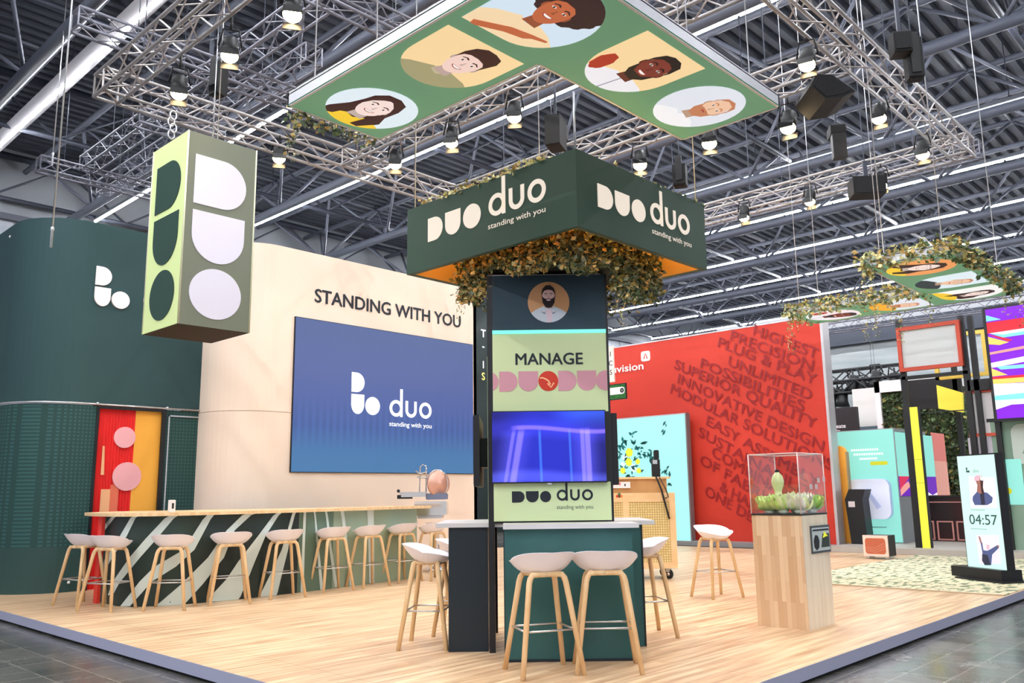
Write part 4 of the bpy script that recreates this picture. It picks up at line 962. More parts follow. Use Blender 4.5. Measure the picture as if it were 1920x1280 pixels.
lam(1513, 124, 6.0, (7.6, 5.5, 0), 'lit spotlight on the upper right truss above the large black speaker', ch=(1, 3.70), power=70); lam(1648, 224, 6.0, (10, 6, 0), 'lit spotlight under the middle of the upper right truss', ch=(1, 3.70)); lam(1477, 242, 6.0, (9.5, 7.5, 0), 'lit spotlight just below the right tip of the large portrait panel', ch=(0, 10.1), size=1.1)
lam(1730, 292, 6.0, (12, 5.5, 0), 'lit spotlight by the far right corner of the rig', ch=(1, 3.70)); lam(1652, 350, 5.95, (15, 8, 1), 'lit spotlight on the far truss beside the long dark box', ch=(0, 13.8)); lam(1518, 380, 5.95, (15, 10, 1), 'lit spotlight on the far truss, middle of its three', ch=(0, 13.8)); lam(1395, 410, 5.95, (16, 11, 1), 'lit spotlight on the far truss nearest the hanging sign', ch=(0, 13.8))
lam(1330, 271, 6.0, (8, 5.6, 0), 'dark-bodied spotlight below the lower corner of the large portrait panel', ch=(0, 10.0), size=1.1); lam(1200, 311, 6.0, (8.5, 6.2, 0), 'dark-bodied spotlight just right of the hanging sign corner', ch=(0, 10.0), size=1.1)
# loudspeakers, hoists and moving heads
SPK = mat('speaker_black', (7, 7, 8), .7)
def boxthing(name, label, cat, p, sz, rz, parts, zt=11.19):
    t = thing(name, p, label, cat); b = B(); b.tube([(p.x, p.y, p.z+sz[1]/2-.01), (p.x, p.y, zt)], .008, STEELD, 5); b.build('suspension_cable', t); F = frame(p, (math.cos(rz), math.sin(rz), 0), (0, 0, 1))
    b = B(); b.rbox(F, -sz[0]/2, sz[0]/2, -sz[1]/2, sz[1]/2, -sz[2]/2, sz[2]/2, SPK, .02); b.build('case', t)
    for nm, (u0, u1, v0, v1, w0, w1, m) in parts:
        b = B(); b.fbox(F, u0, u1, v0, v1, w0, w1, m); b.build(nm, t)
    return t
GRL = mat('speaker_grille', (14, 14, 16), .8)
p = at(1545, 178, 6.15); t = thing('loudspeaker', p, 'large black wedge loudspeaker hanging below the upper right truss', 'loudspeaker')
F = frame(p, RH, (0, 0, 1)); b = B(); b.prism(F, [(-.27, -.02), (-.2, .13), (.0, .12), (.27, -.1), (.12, -.17), (-.1, -.2)], -.3, .3, SPK); b.build('case', t)
b = B(); b.fbox(F, -.03, .03, .1, .3, -.02, .02, SPK); b.build('bracket', t); b = B(); b.prism(F, [(-.24, -.02), (-.18, .1), (.0, .09), (.22, -.09), (.1, -.14), (-.1, -.17)], .3, .31, GRL); b.build('grille', t)
p = at(1688, 85, 6.35); t = boxthing('chain_hoist', 'black chain hoist above the upper right truss, beside a long black case', 'hoist', p, (.22, .26, .2), .6, [('hook', (-.02, .02, .13, .9, -.02, .02, STEELD)), ('cover', (-.13, -.11, -.1, .1, -.08, .08, GRL))])
p = at(1712, 112, 6.2); t = boxthing('moving_head_lamp', 'long black moving head lamp hanging on the upper right truss', 'spotlight', p, (.17, .5, .17), .6, [('yoke', (-.10, -.085, -.2, .3, -.05, .05, LAMPC)), ('lens', (-.06, .06, -.26, -.25, -.06, .06, GRL))])
p = at(1568, 248, 6.15); boxthing('chain_hoist', 'black chain hoist hanging left of the lit spotlight on the upper right truss', 'hoist', p, (.26, .14, .2), .6, [('hook', (-.012, .012, .07, .3, -.012, .012, STEELD)), ('chain_bag', (-.15, -.02, -.42, -.07, -.09, .09, LAMPC))])
p = at(1625, 352, 6.0); boxthing('loudspeaker', 'long dark loudspeaker box hanging from the far truss', 'loudspeaker', p, (.5, .3, .3), -.9, [('grille', (-.22, .22, -.13, .13, .15, .16, GRL)), ('bracket', (-.03, .03, .15, .45, -.02, .02, STEELD))])
p = at(410, 150, 6.3); boxthing('moving_head_lamp', 'upright black moving head lamp on the left truss', 'spotlight', p, (.15, .42, .16), .2, [('yoke', (-.09, -.075, -.1, .28, -.05, .05, LAMPC)), ('lens', (-.05, .05, -.22, -.21, -.05, .05, GRL))])
p = at(1042, 250, 5.9); boxthing('chain_hoist', 'dark chain hoist behind the strap of the hanging sign', 'hoist', p, (.3, .42, .2), .4, [('hook', (-.015, .015, .2, .6, -.015, .015, STEELD)), ('chain_bag', (.15, .3, .0, .2, -.08, .08, LAMPC))])
p = at(1275, 330, 6.1); boxthing('moving_head_lamp', 'black moving head lamp right of the hanging sign under a coiled cable', 'spotlight', p, (.2, .34, .2), .4, [('yoke', (-.12, -.1, -.1, .3, -.05, .05, LAMPC)), ('lens', (-.07, .07, -.18, -.17, -.07, .07, GRL))])
for px, y0_, y1_, D_, lab in ((118, -20, 450, 9.0, 'thin steel cable hanging at far left in front of the green cabin'), (107, -20, 300, 14, 'thin steel cable hanging at far left, ending above the green cabin')):
    p = far(px, 200, D_); z1 = 10.5; z0 = far(px, y1_, D_).z
    t = thing('hanging_cable', (p.x, p.y, z0), lab, 'cable'); b = B(); b.tube([(p.x, p.y, z0+.05), (p.x, p.y, z1)], .009, STEEL, 6); b.build('wire', t)
    b = B(); b.lathe((p.x, p.y, z0), [(.004, -.16), (.013, -.15), (.013, .02), (.018, .03), (.018, .06), (.008, .07)], STEEL, 10); b.build('end_fitting', t)

# ================================================================ SLICER ON ITS PEDESTAL
CHROME = mat('polished_chrome', (226, 220, 214), .14, .95); COPPER = mat('rosy_steel_wheel', (222, 170, 150), .3, .35)
p = at(815, 1070, 0); q = p.copy()
t = thing('flywheel_slicer', q, 'chrome slicing machine with a large round flywheel on a pedestal at the bar end', 'slicer')
FSc = frame(q, RH, (0, 0, 1))                                   # u to the right, v up, w towards the aisle
def sv(py): return (1070-py)/1588*q.dot(FH)/1.0 * 1.02
k_ = q.dot(FH)/1588
uu = lambda px: (px-815)*k_*1.02
b = B(); b.lathe(q, [(.2, 0), (.2, .03), (.15, .06), (.09, .12), (.075, .7), (.1, .76), (.17, .8)], CHROME, 20); b.build('pedestal', t)
b = B(); b.rbox(FSc, uu(780), uu(838), sv(972), sv(948), -.2, .2, CHROME, .03); b.rbox(FSc, uu(786), uu(830), sv(978), sv(970), -.17, .17, STEEL, .01); b.build('body', t)
b = B(); b.rbox(FSc, uu(756), uu(800), sv(940), sv(931), -.1, .16, STEEL, .01); b.rbox(FSc, uu(748), uu(775), sv(943), sv(936), .0, .1, BLACK, .01); b.build('carriage', t)
b = B(); b.lathe(FSc(uu(750), sv(929), .08), [(.001, -.03), (.022, -.02), (.03, 0), (.022, .02), (.001, .03)], BLACK, 12); b.tube([FSc(uu(750), sv(930), .08), FSc(uu(757), sv(936), .08)], .01, STEEL, 8); b.build('crank_knob', t)
b = B(); b.tube([FSc(uu(787), sv(933), 0), FSc(uu(788), sv(886), 0), FSc(uu(793), sv(882), 0), FSc(uu(799), sv(885), 0), FSc(uu(799), sv(933), 0)], .012, CHROME, 8)
b.tube([FSc(uu(779), sv(892), 0), FSc(uu(788), sv(899), .02), FSc(uu(799), sv(896), .02)], .012, CHROME, 8); b.tube([FSc(uu(783), sv(905), .0), FSc(uu(799), sv(906), .02)], .014, CHROME, 8); b.build('product_clamp', t)
b = B(); c = FSc(uu(822), sv(917), .05); ax = (RH*.55-FH*.8)
b.lathe(c, [(.02, -.03), (.2, -.025), (.225, 0), (.2, .025), (.06, .035), (.03, .06), (.001, .065)], COPPER, 30, ax); b.build('flywheel', t)
b = B(); b.tube([c-ax*.05+RH*.23*math.cos(a)*.8+V((0, 0, 1))*.235*math.sin(a) for a in [math.radians(-60+15*i) for i in range(17)]], .013, CHROME, 8); b.build('blade_guard', t)
b = B(); b.rbox(FSc, uu(800), uu(838), sv(945), sv(934), -.12, .12, mat('blue_grey_enamel', (112, 118, 140), .35), .02); b.build('base_plate', t)

# ================================================================ RATTAN CART
CX0 = 10.96
FCt = frame((CX0, 7.124, 0), RH, (0, 0, 1))
c_r = (0, 0); c_l = (-1.2, 0)
BIRCH = mottled('birch_wood', (242, 206, 156), (234, 192, 138), (2, 2, 8), .5); TAN = mottled('tan_wood', (206, 156, 100), (196, 144, 90), (2, 8, 2), .5)
def rattan_mat():
    m = mat('woven_rattan', (232, 204, 140), .65); n, l, bs = nodes(m)
    tc = n.new('ShaderNodeTexCoord'); mp = n.new('ShaderNodeMapping'); cb = n.new('ShaderNodeCombineXYZ'); dt = n.new('ShaderNodeVectorMath'); dt.operation = 'DOT_PRODUCT'; dt.inputs[1].default_value = RH; sp = n.new('ShaderNodeSeparateXYZ'); br = n.new('ShaderNodeTexBrick'); br.offset = 0
    br.inputs['Scale'].default_value = 1; br.inputs['Brick Width'].default_value = .036; br.inputs['Row Height'].default_value = .036; br.inputs['Mortar Size'].default_value = .006
    br.inputs['Color1'].default_value = lin((238, 214, 152)); br.inputs['Color2'].default_value = lin((226, 196, 130)); br.inputs['Mortar'].default_value = lin((186, 158, 100))
    l.new(tc.outputs['Object'], dt.inputs[0]); l.new(tc.outputs['Object'], sp.inputs[0]); l.new(dt.outputs['Value'], cb.inputs[0]); l.new(sp.outputs[2], cb.inputs[1]); l.new(cb.outputs[0], br.inputs['Vector']); l.new(br.outputs['Color'], bs.inputs['Base Color']); return m
z1 = hit(FCt, 1262, 923)[1]; z0 = .16; z2 = hit(FCt, 1253, 893)[1]
cart = thing('rattan_cart', (CX0-.2, 7.7, 0), 'light wooden cart on castors with a woven rattan front, behind the high table', 'cart')
UL, UR = c_l[0], c_r[0]
b = B(); b.fbox(FCt, UL, UR, z0, z1, -.6, -.02, BIRCH); b.build('body', cart)
b = B(); f_ = .09
for u0, u1, v0, v1 in ((UL, UL+f_, z0, z1), (UR-f_, UR, z0, z1), (UL+f_, UR-f_, z0, z0+f_), (UL+f_, UR-f_, z1-f_*1.5, z1), ((UL+.42), (UL+.42+f_), z0+f_, z1-f_*1.5)): b.fbox(FCt, u0, u1, v0, v1, -.02, .012, BIRCH)
b.build('front_frame', cart)
b = B(); RT = rattan_mat(); b.fbox(FCt, UL+f_, UR-f_, z0+f_, z1-f_, -.02, 0, RT); b.build('rattan_panel', cart)
b = B(); b.fbox(FCt, UL, UR-.1, z1, z2-.03, -.55, -.06, TAN); b.build('upper_box', cart)
b = B(); b.fbox(FCt, UL-.02, UR-.05, z2-.03, z2, -.58, -.02, BIRCH); b.build('top_board', cart)
b = B(); u0, v0 = hit(FCt, 1150, 915); u1, v1 = hit(FCt, 1182, 903); b.fbox(FCt, UL, u1, v0, v1, -.05, -.02, WHITE); b.fbox(FCt, u1-.09, u1-.07, v0+.03, v1-.03, -.02, -.018, INK)
[b.flat(FCt, [(u1-.4+q*.045, v0+.045), (u1-.37+q*.045, v0+.045), (u1-.37+q*.045, v0+.085), (u1-.4+q*.045, v0+.085)], -.017, mat('pink_ink', (206, 120, 120))) for q in range(6)]; b.build('sign_board', cart)
b = B(); u, v = hit(FCt, 1161, 930)
for dx, dy, m in ((0, .03, LEAFM[2]), (-.03, 0, mat('red_paint', (206, 70, 40))), (.03, 0, mat('orange_paint', (236, 130, 60))), (0, 0, LEAFM[4])): b.prism(FCt, circ(u+dx, v+dy, .022, n=12), .012, .015, m)
b.build('painted_motif', cart)
for u in (UL+.1, UR-.12):
    for w in (-.5, -.1):
        b = B(); c = FCt(u, .07, w); b.lathe(c-FCt.e1*0-V((.02, 0, 0)), [(.03, 0), (.07, .002), (.07, .038), (.03, .04)], BLACK, 16, (1, 0, 0)); b.lathe(c-V((.022, 0, 0)), [(.028, -.004), (.028, .048)], CHROME, 12, (1, 0, 0))
        b.box((c.x-.03, c.y-.03, .1), (c.x+.03, c.y+.03, z0), STEEL); b.build('castor', cart)
u, v = hit(FCt, 1232, 890)
t = thing('black_scanner', FCt(u, z2, -.1), 'black handheld device standing on the cart top with cords hanging down the rattan', 'device')
b = B(); b.rbox(FCt, u-.055, u+.06, z2, z2+.26, -.16, -.06, BLACK, .012); b.build('body', t)
b = B(); b.rbox(FCt, u-.02, u+.055, z2+.26, z2+.40, -.14, -.08, BLACK, .02); b.build('head', t)
b = B(); b.fbox(FCt, u-.05, u+.02, z2+.19, z2+.25, -.06, -.055, STEEL); b.build('clip', t)
b = B()
b.tube([FCt(u-.02, z2+.02, -.05), FCt(u+.0, z2-.05, .02), FCt(u+.05, z2-.2, .04), FCt(u+.1, z2-.42, .04), FCt(u+.15, z2-.62, .04)], .014, BLACK, 8); b.tube([FCt(u+.02, z2+.02, -.05), FCt(u+.05, z2-.04, .02), FCt(u+.12, z2-.2, .03), FCt(u+.15, z2-.3, .03), FCt(u+.1, z2-.32, .03)], .008, BLACK, 8)
b.build('cord', t)

# ================================================================ CYAN LIGHTBOX WITH FLOWERS
CYAN = mat('cyan_lit_print', (170, 246, 240), .5, 0, .72)
FY = faceX(17.95)
u1 = hit(FY, 1290, 900)[0]; v1 = hit(FY, 1284, 776)[1]
lbx = thing('cyan_lightbox', FY(u1-.9, 0.1, 0), 'glowing cyan lightbox with printed yellow flowers and leaves, in front of the red wall', 'lightbox')
b = B(); b.fbox(FY, u1-2.3, u1+.03, .1, v1+.03, -.14, -.002, ALU); b.fbox(FY, u1, u1+.035, .1, v1+.03, -.16, .004, mat('grey_profile', (128, 126, 128), .4, .4)); b.build('frame', lbx)
b = B(); b.fbox(FY, u1-2.26, u1, .1, v1, -.002, 0, CYAN); b.build('printed_face', lbx)
b = B(); YEL = mat('yellow_petal_print', (238, 240, 60), .5, 0, .7); PWH = mat('white_petal_print', (226, 250, 250), .5, 0, .7); LD = mat('dark_leaf_print', (26, 84, 84), .5, 0, .25); LD2 = mat('teal_leaf_print', (52, 150, 150), .5, 0, .4)
rl = random.Random(5)
for px, py, r_, m in ((1180, 848, .11, YEL), (1179, 866, .10, YEL), (1196, 865, .07, YEL), (1168, 882, .08, YEL), (1172, 858, .08, PWH), (1188, 877, .1, PWH), (1168, 870, .07, PWH), (1198, 882, .07, YEL)):
    u, v = hit(FY, px, py); b.flat(FY, wavy(u, v, r_, r_, 30, .1, 7), .004 if m is PWH else .006, m)
for px, py, n_, sp in ((1166, 838, 9, 9), (1200, 842, 12, 12), (1215, 855, 12, 10), (1190, 845, 8, 14), (1176, 862, 16, 16), (1185, 885, 14, 16), (1250, 880, 8, 9), (1255, 905, 3, 5), (1245, 802, 4, 5), (1190, 810, 2, 4), (1184, 816, 3, 4), (1166, 826, 4, 6), (1160, 850, 6, 8), (1225, 862, 4, 6)):
    for i in range(n_):
        u, v = hit(FY, px+rl.gauss(0, sp*.5), py+rl.gauss(0, sp*.45)); a = rl.uniform(0, 6.3); L_ = rl.uniform(.09, .2)
        d = V((math.cos(a), math.sin(a))); q = V((-d.y, d.x))*L_*.22; P0 = V((u, v))
        b.flat(FY, [P0, P0+d*L_*.5+q, P0+d*L_, P0+d*L_*.5-q], .005, LD if rl.random() < .6 else LD2)
b.build('flower_print', lbx)

# ---- small signs beside the tower, on the red stand
FS2 = faceX(15.4)
t0 = hit(FS2, 1139, 717); t1 = hit(FS2, 1149, 648)
t = thing('white_banner', FS2(t1[0], t0[1], 0), 'narrow white vertical banner with dark letters between the tower and the red wall', 'banner')
b = B(); b.fbox(FS2, t1[0]-.5, t1[0], t0[1], t1[1], -.04, 0, mat('banner_cloth', (232, 226, 214), .7)); b.build('cloth', t)
b = B()
for i, ch in enumerate('ICS'): text(b, FS2, ch, t1[0]-.075, t1[1]-.24-i*.21, .12, 0, .003, INK, .01, align='CENTER')
b.build('lettering', t)
b = B(); b.tube([FS2(t1[0]-.25, t0[1]+.02, -.02), FS2(t1[0]-.25, 0, -.02)], .015, STEEL, 8); b.lathe(FS2(t1[0]-.25, 0, -.02), [(.18, 0), (.18, .015), (.03, .03)], STEEL, 16); b.build('stand_pole', t)
g0 = hit(FS2, 1138, 752); g1 = hit(FS2, 1178, 718)
t = thing('small_screen', FS2(g1[0]-.2, g0[1], 0), 'small tilted sign with a black ring on a green grass picture, right of the tower', 'sign')
b = B(); b.fbox(FS2, g0[0]-.2, g1[0], g0[1], g1[1], .06, .09, BLACK); b.build('case', t)
b = B(); b.fbox(FS2, g0[0]-.2, g1[0]-.02, g0[1]+.02, g1[1]-.02, .09, .093, mottled('grass_picture', (40, 120, 40), (24, 70, 30), (20, 20, 20))); b.prism(FS2, rrect(g0[0]-.2, g1[0]-.04, (g0[1]+g1[1])/2-.06, (g0[1]+g1[1])/2+.1, .06), .093, .096, WHITE)
cu, cv = g1[0]-.11, (g0[1]+g1[1])/2+.02; b.prism(FS2, circ(cu, cv, .055), .096, .098, INK); b.prism(FS2, circ(cu, cv, .03), .098, .1, mat('grey_disc', (110, 116, 110))); b.build('picture', t)
b = B(); b.tube([FS2(g0[0]+.05, g0[1], .07), FS2(g0[0]+.05, 0, .07)], .015, STEEL, 8); b.build('stand_pole', t)
# dark sign of a stand far behind, in the gap beside the tower
FBk = faceY(22.0); e0 = hit(FBk, 890, 860); e1_ = hit(FBk, 930, 560)
t = thing('dark_sign_wall', FBk(e0[0], -.12, 0), 'dark sign wall far behind, its white letters showing in the gap left of the tower', 'sign')
b = B(); b.fbox(FBk, e0[0]-1, e1_[0]+2.5, -.12, e1_[1], -.2, 0, mat('dark_green_black', (28, 40, 38), .6)); b.build('panel', t)
b = B()
for ch, px, py, h_ in (('T', 906, 632, .3), ('-', 906, 655, .3), ('I', 906, 690, .28), ('S', 906, 712, .28)):
    u, v = hit(FBk, px, py); text(b, FBk, ch, u, v, h_, 0, .01, WHITE if ch != 'S' else mat('yellow_letter', (240, 230, 120)), .03, align='CENTER')
b.build('lettering', t)

# ================================================================ WOODEN PLINTH WITH GLASS CASE
def butcher_mat():
    m = mat('stave_wood', (222, 182, 138), .5); n, l, bs = nodes(m)
    tc = n.new('ShaderNodeTexCoord'); mp = n.new('ShaderNodeMapping'); mp.inputs['Rotation'].default_value = (math.radians(90), 0, math.radians(90))
    sp = n.new('ShaderNodeSeparateXYZ'); ad = n.new('ShaderNodeMath'); ad.operation = 'ADD'; cb = n.new('ShaderNodeCombineXYZ')
    l.new(tc.outputs['Object'], sp.inputs[0]); l.new(sp.outputs[0], ad.inputs[0]); l.new(sp.outputs[1], ad.inputs[1]); l.new(sp.outputs[2], cb.inputs[0]); l.new(ad.outputs[0], cb.inputs[1])
    br = n.new('ShaderNodeTexBrick'); br.offset = .43; br.inputs['Scale'].default_value = 1; br.inputs['Brick Width'].default_value = .42; br.inputs['Row Height'].default_value = .044; br.inputs['Mortar Size'].default_value = .0004
    br.inputs['Color1'].default_value = lin((240, 212, 176)); br.inputs['Color2'].default_value = lin((214, 174, 134)); br.inputs['Mortar'].default_value = lin((188, 148, 112))
    l.new(cb.outputs[0], br.inputs['Vector']); l.new(br.outputs['Color'], bs.inputs['Base Color']); return m
STAVE = butcher_mat(); PALEW = mottled('pale_ply', (246, 234, 210), (236, 220, 192), (14, 14, 1), .5)
A, Bp, Cp = at(1413, 1174, 0), at(1520, 1183, 0), at(1568, 1171, 0)
A = V((7.755, A.y, 0)); Bp = V((7.755, 3.655, 0)); ex = V((0, -1, 0)); ey = V((1, 0, 0)); wl = A.y-Bp.y; dl = .56
pl = thing('display_plinth', A+ex*wl/2+ey*dl/2, 'tall wooden plinth of upright staves with a small framed poster, standing right of centre', 'plinth')
FP = frame(A, ex, (0, 0, 1)); ZP = hit(FP, 1455, 963)[1]; FPR = frame(Bp, ey, (0, 0, 1), ex)
b = B(); b.fbox(FP, 0, wl, 0, ZP-.015, -dl, 0, STAVE); b.add([Bp+ex*.002, Bp+ey*dl+ex*.002, Bp+ey*dl+ex*.002+V((0, 0, ZP-.015)), Bp+ex*.002+V((0, 0, ZP-.015))], [(0, 1, 2, 3)], PALEW); b.build('body', pl)
b = B(); b.fbox(FP, -.004, wl+.004, ZP-.015, ZP, -dl-.004, .004, mat('dark_tray', (44, 46, 44), .5)); b.build('tray', pl)
u0, v0 = hit(FPR, 1521, 1038); u1, v1 = hit(FPR, 1552, 983)
b = B(); b.fbox(FPR, u0, u1, v0, v1, .003, .014, mat('dark_picture_frame', (70, 78, 84), .4)); b.build('poster_frame', pl)
b = B(); b.fbox(FPR, u0+.018, u1-.018, v0+.02, v1-.02, .014, .016, mat('pale_poster', (196, 208, 206), .5)); b.prism(FPR, wavy(u0+.1, v0+.1, .06, .07, 24, .05, 7), .016, .018, INK); b.prism(FPR, [(u0+.2, v0+.05), (u1-.03, v0+.05), (u1-.03, v1-.08), (u0+.24, v1-.08)], .016, .018, mat('poster_dark', (52, 66, 60))); b.prism(FPR, [(u0+.24, v1-.12), (u1-.1, v0+.15), (u1-.06, v0+.15), (u0+.28, v1-.06)], .018, .019, YEL); b.fbox(FPR, u0+.03, u1-.03, v1-.05, v1-.035, .016, .018, INK); b.build('poster', pl)
GLASS = mat('clear_case', (255, 255, 255), .02); n_, l_, bs_ = nodes(GLASS); out = n_['Material Output']
tr_ = n_.new('ShaderNodeBsdfTransparent'); tr_.inputs[0].default_value = (.985, .99, .99, 1); gl = n_.new('ShaderNodeBsdfGlossy'); gl.inputs['Roughness'].default_value = .02; lw_ = n_.new('ShaderNodeLayerWeight'); pw_ = n_.new('ShaderNodeMath'); pw_.operation = 'POWER'; pw_.inputs[1].default_value = 4; l_.new(lw_.outputs['Facing'], pw_.inputs[0]); fr_ = n_.new('ShaderNodeMath'); fr_.operation = 'MULTIPLY_ADD'; fr_.inputs[1].default_value = .5; fr_.inputs[2].default_value = .045; l_.new(pw_.outputs[0], fr_.inputs[0])
mxs = n_.new('ShaderNodeMixShader'); l_.new(fr_.outputs[0], mxs.inputs[0]); l_.new(tr_.outputs[0], mxs.inputs[1]); l_.new(gl.outputs[0], mxs.inputs[2]); l_.new(mxs.outputs[0], out.inputs[0])
GEDGE = mat('acrylic_edge', (236, 214, 210), .3, 0, .0)
ZC = hit(FP, 1396, 853)[1]
case = thing('glass_case', A+ex*wl/2+ey*dl/2+V((0, 0, ZP)), 'clear acrylic display case on the wooden plinth with lettuce and a bottle inside', 'display case')
m0 = .0
b = B(); g = .006
for u0, u1, w0, w1 in ((m0, wl-m0, -g, 0), (m0, wl-m0, -dl, -dl+g), (m0, g, -dl, 0), (wl-g, wl, -dl, 0)): b.fbox(FP, u0, u1, ZP, ZC, w0, w1, GLASS)
b.fbox(FP, 0, wl, ZC, ZC+g, -dl, 0, GLASS); b.build('pane_box', case)
cn = [FP(0, 0, 0), FP(wl, 0, 0), FP(wl, 0, -dl), FP(0, 0, -dl)]
for i in range(4):
    b = B(); b.tube([cn[i]+V((0, 0, ZP)), cn[i]+V((0, 0, ZC))], .006, GEDGE, 6); b.tube([cn[i]+V((0, 0, ZC)), cn[(i+1) % 4]+V((0, 0, ZC))], .006, GEDGE, 6); b.build('edge', case)
for px, py in ((1520, 912), (1530, 912), (1534, 900), (1544, 898)):
    b = B(); u, v = hit(FPR, px, py); b.fbox(FPR, u-.03, u+.03, v-.024, v+.024, .002, .004, mat('sticker', (222, 206, 204), .6)); b.build('sticker', case)
LETT = [mat('lettuce_light', (240, 250, 186), .5), mat('lettuce_green', (214, 240, 140), .5), mat('lettuce_pale', (250, 252, 234), .5), mat('lettuce_dark', (162, 212, 116), .5)]
def lettuce(p, r_, pal, label, seed):
    rg = random.Random(seed); t = thing('lettuce_head', p, label, 'lettuce', 'lettuces in the glass case'); b = B()
    for k in range(40):
        th = k*2.4; el = .25+1.2*(k/40)+rg.uniform(-.2, .2); m = rg.choice(pal); d = V((math.cos(th)*math.cos(el), math.sin(th)*math.cos(el), math.sin(el))); sd = d.cross(V((0, 0, 1))).normalized(); up = sd.cross(d).normalized(); rows = []
        for i in range(5):
            row = []
            for j in range(7):
                s_ = (j-3)/3; t_ = i/4
                row.append(V(p)+V((0, 0, r_*.12))+d*(r_*(.2+(.8-.35*k/40)*t_))*(1-.12*s_*s_)+sd*s_*r_*.5*math.sin(PI*(.18+.55*t_))+up*(r_*.5*t_*t_*(1-.8*(k/40)))+d*rg.uniform(-.1, .1)*r_*t_+up*(.15*r_*math.sin(s_*8+k)*t_))
            rows.append(row)
        b.grid(rows, m)
    b.build('leaves', t); b = B(); b.lathe(p, [(.2*r_, 0), (.3*r_, .1*r_), (.2*r_, .4*r_)], LETT[2], 10); b.build('stem', t)
def inc(u, w): return A+ex*(wl*u)+ey*(dl*w)+V((0, 0, ZP))
for u, w, r_, pal, lab in ((.24, .25, .125, LETT[:2], 'yellow-green lettuce at the front left of the glass case'), (.55, .2, .13, [LETT[0], LETT[1], LETT[1]], 'bright green lettuce in the front middle of the glass case'), (.84, .26, .135, [LETT[2], LETT[2], LETT[0]], 'pale cream lettuce at the front right edge of the glass case'), (.22, .72, .12, LETT[:2], 'lettuce at the back left of the glass case behind the bottle'), (.55, .7, .14, [LETT[0], LETT[2]], 'curly pale lettuce in the back middle of the glass case'), (.84, .74, .125, [LETT[3], LETT[1]], 'dark green lettuce at the back right corner of the glass case')):
    lettuce(inc(u, w), r_*1.34, pal, lab, int(u*1000+w*77))
bp = inc(.33, .46); u_, vb_ = hit(FP, 1445, 940); _, vt_ = hit(FP, 1445, 889)
t = thing('glass_bottle', bp, 'pale green gourd-shaped glass bottle with dark stopper rising from the lettuce', 'bottle')
GG_ = mat('pale_green_glass', (232, 238, 176), .12, 0, 0, .6); zt_ = vt_-ZP+.0
hh = .40
b = B(); b.lathe(bp, [(.045, 0), (.06, .03), (.062, .1), (.05, .16), (.034, .19), (.036, .22), (.056, .27), (.062, .31), (.05, .36), (.022, .395), (.018, .40)], GG_, 24); b.build('body', t)
b = B(); b.lathe(bp+V((0, 0, hh)), [(.018, 0), (.022, .012), (.012, .026), (.001, .028)], BLACK, 12); b.build('stopper', t)
b = B(); b.lathe(bp+V((0, 0, .16))-FH*.05, [(.022, 0), (.022, .012), (.001, .016)], BLACK, 12, -FH); b.build('seal', t)

# ================================================================ PATTERNED CARPET AND TOTEM
def rug_mat():
    m = mat('patterned_carpet', (226, 216, 180), .9); n, l, bs = nodes(m)
    tc = n.new('ShaderNodeTexCoord'); mp = n.new('ShaderNodeMapping'); mp.inputs['Scale'].default_value = (4.5, 13, 1); mp.inputs['Rotation'].default_value = (0, 0, .75)
    nz = n.new('ShaderNodeTexNoise'); nz.inputs['Scale'].default_value = 1; nz.inputs['Detail'].default_value = 2
    cr = n.new('ShaderNodeValToRGB'); cr.color_ramp.interpolation = 'CONSTANT'; e = cr.color_ramp.elements
    e[0].position = 0; e[0].color = lin((116, 126, 98)); e[1].position = .42; e[1].color = lin((166, 172, 134)); k = e.new(.47); k.color = lin((218, 208, 176))
    l.new(tc.outputs['Object'], mp.inputs[0]); l.new(mp.outputs[0], nz.inputs['Vector']); l.new(nz.outputs['Fac'], cr.inputs[0]); l.new(cr.outputs[0], bs.inputs['Base Color']); return m
rx0 = at(1890, 1117, 0).x
rug = thing('patterned_carpet', (14, 4.5, 0), 'cream carpet with a sage green dash pattern under the clock totem', 'carpet')
b = B(); b.box((rx0, PY0+.03, 0), (17.5, 5.95, .008), rug_mat()); b.build('pile', rug)
b = B(); b.box((rx0-.05, PY0+.03, 0), (rx0, 5.95, .014), mat('carpet_trim', (196, 172, 140), .5)); b.build('edge_trim', rug)
ta, tb = at(1817, 1076, .06), at(1893, 1085, .06)
e1 = (tb-ta); tw = e1.length; e1.normalize()
ta = ta
FTt = frame((ta.x, ta.y, 0), e1, (0, 0, 1)); zt0 = hit(FTt, 1822, 1074)[1]; zt1 = hit(FTt, 1803, 855)[1]; uL = 0; uR = hit(FTt, 1889, 1078)[0]
tot = thing('digital_totem', FTt(uR/2, .008, 0), 'slim black standing display with a pale green screen reading 04:57', 'display')
b = B(); b.fbox(FTt, uL-.012, uR+.01, zt0-.12, zt1+.02, -.13, -.002, BLACK); b.fbox(FTt, uL-.012, uR+.01, .06, zt0-.02, -.13, -.002, BLACK); b.build('housing', tot)
b = B(); b.fbox(FTt, uL-.2, uR+.02, .03, .17, -.22, .12, BLACK); b.fbox(FTt, uL-.05, uR+.12, .009, .03, -.3, .2, BLACK); b.build('base', tot)
MINT = mat('mint_screen', (204, 250, 236), .4, 0, .85)
b = B(); b.fbox(FTt, uL, uR, zt0, zt1, -.002, 0, MINT); b.build('screen', tot)
def tp(px, py): return hit(FTt, px, py)
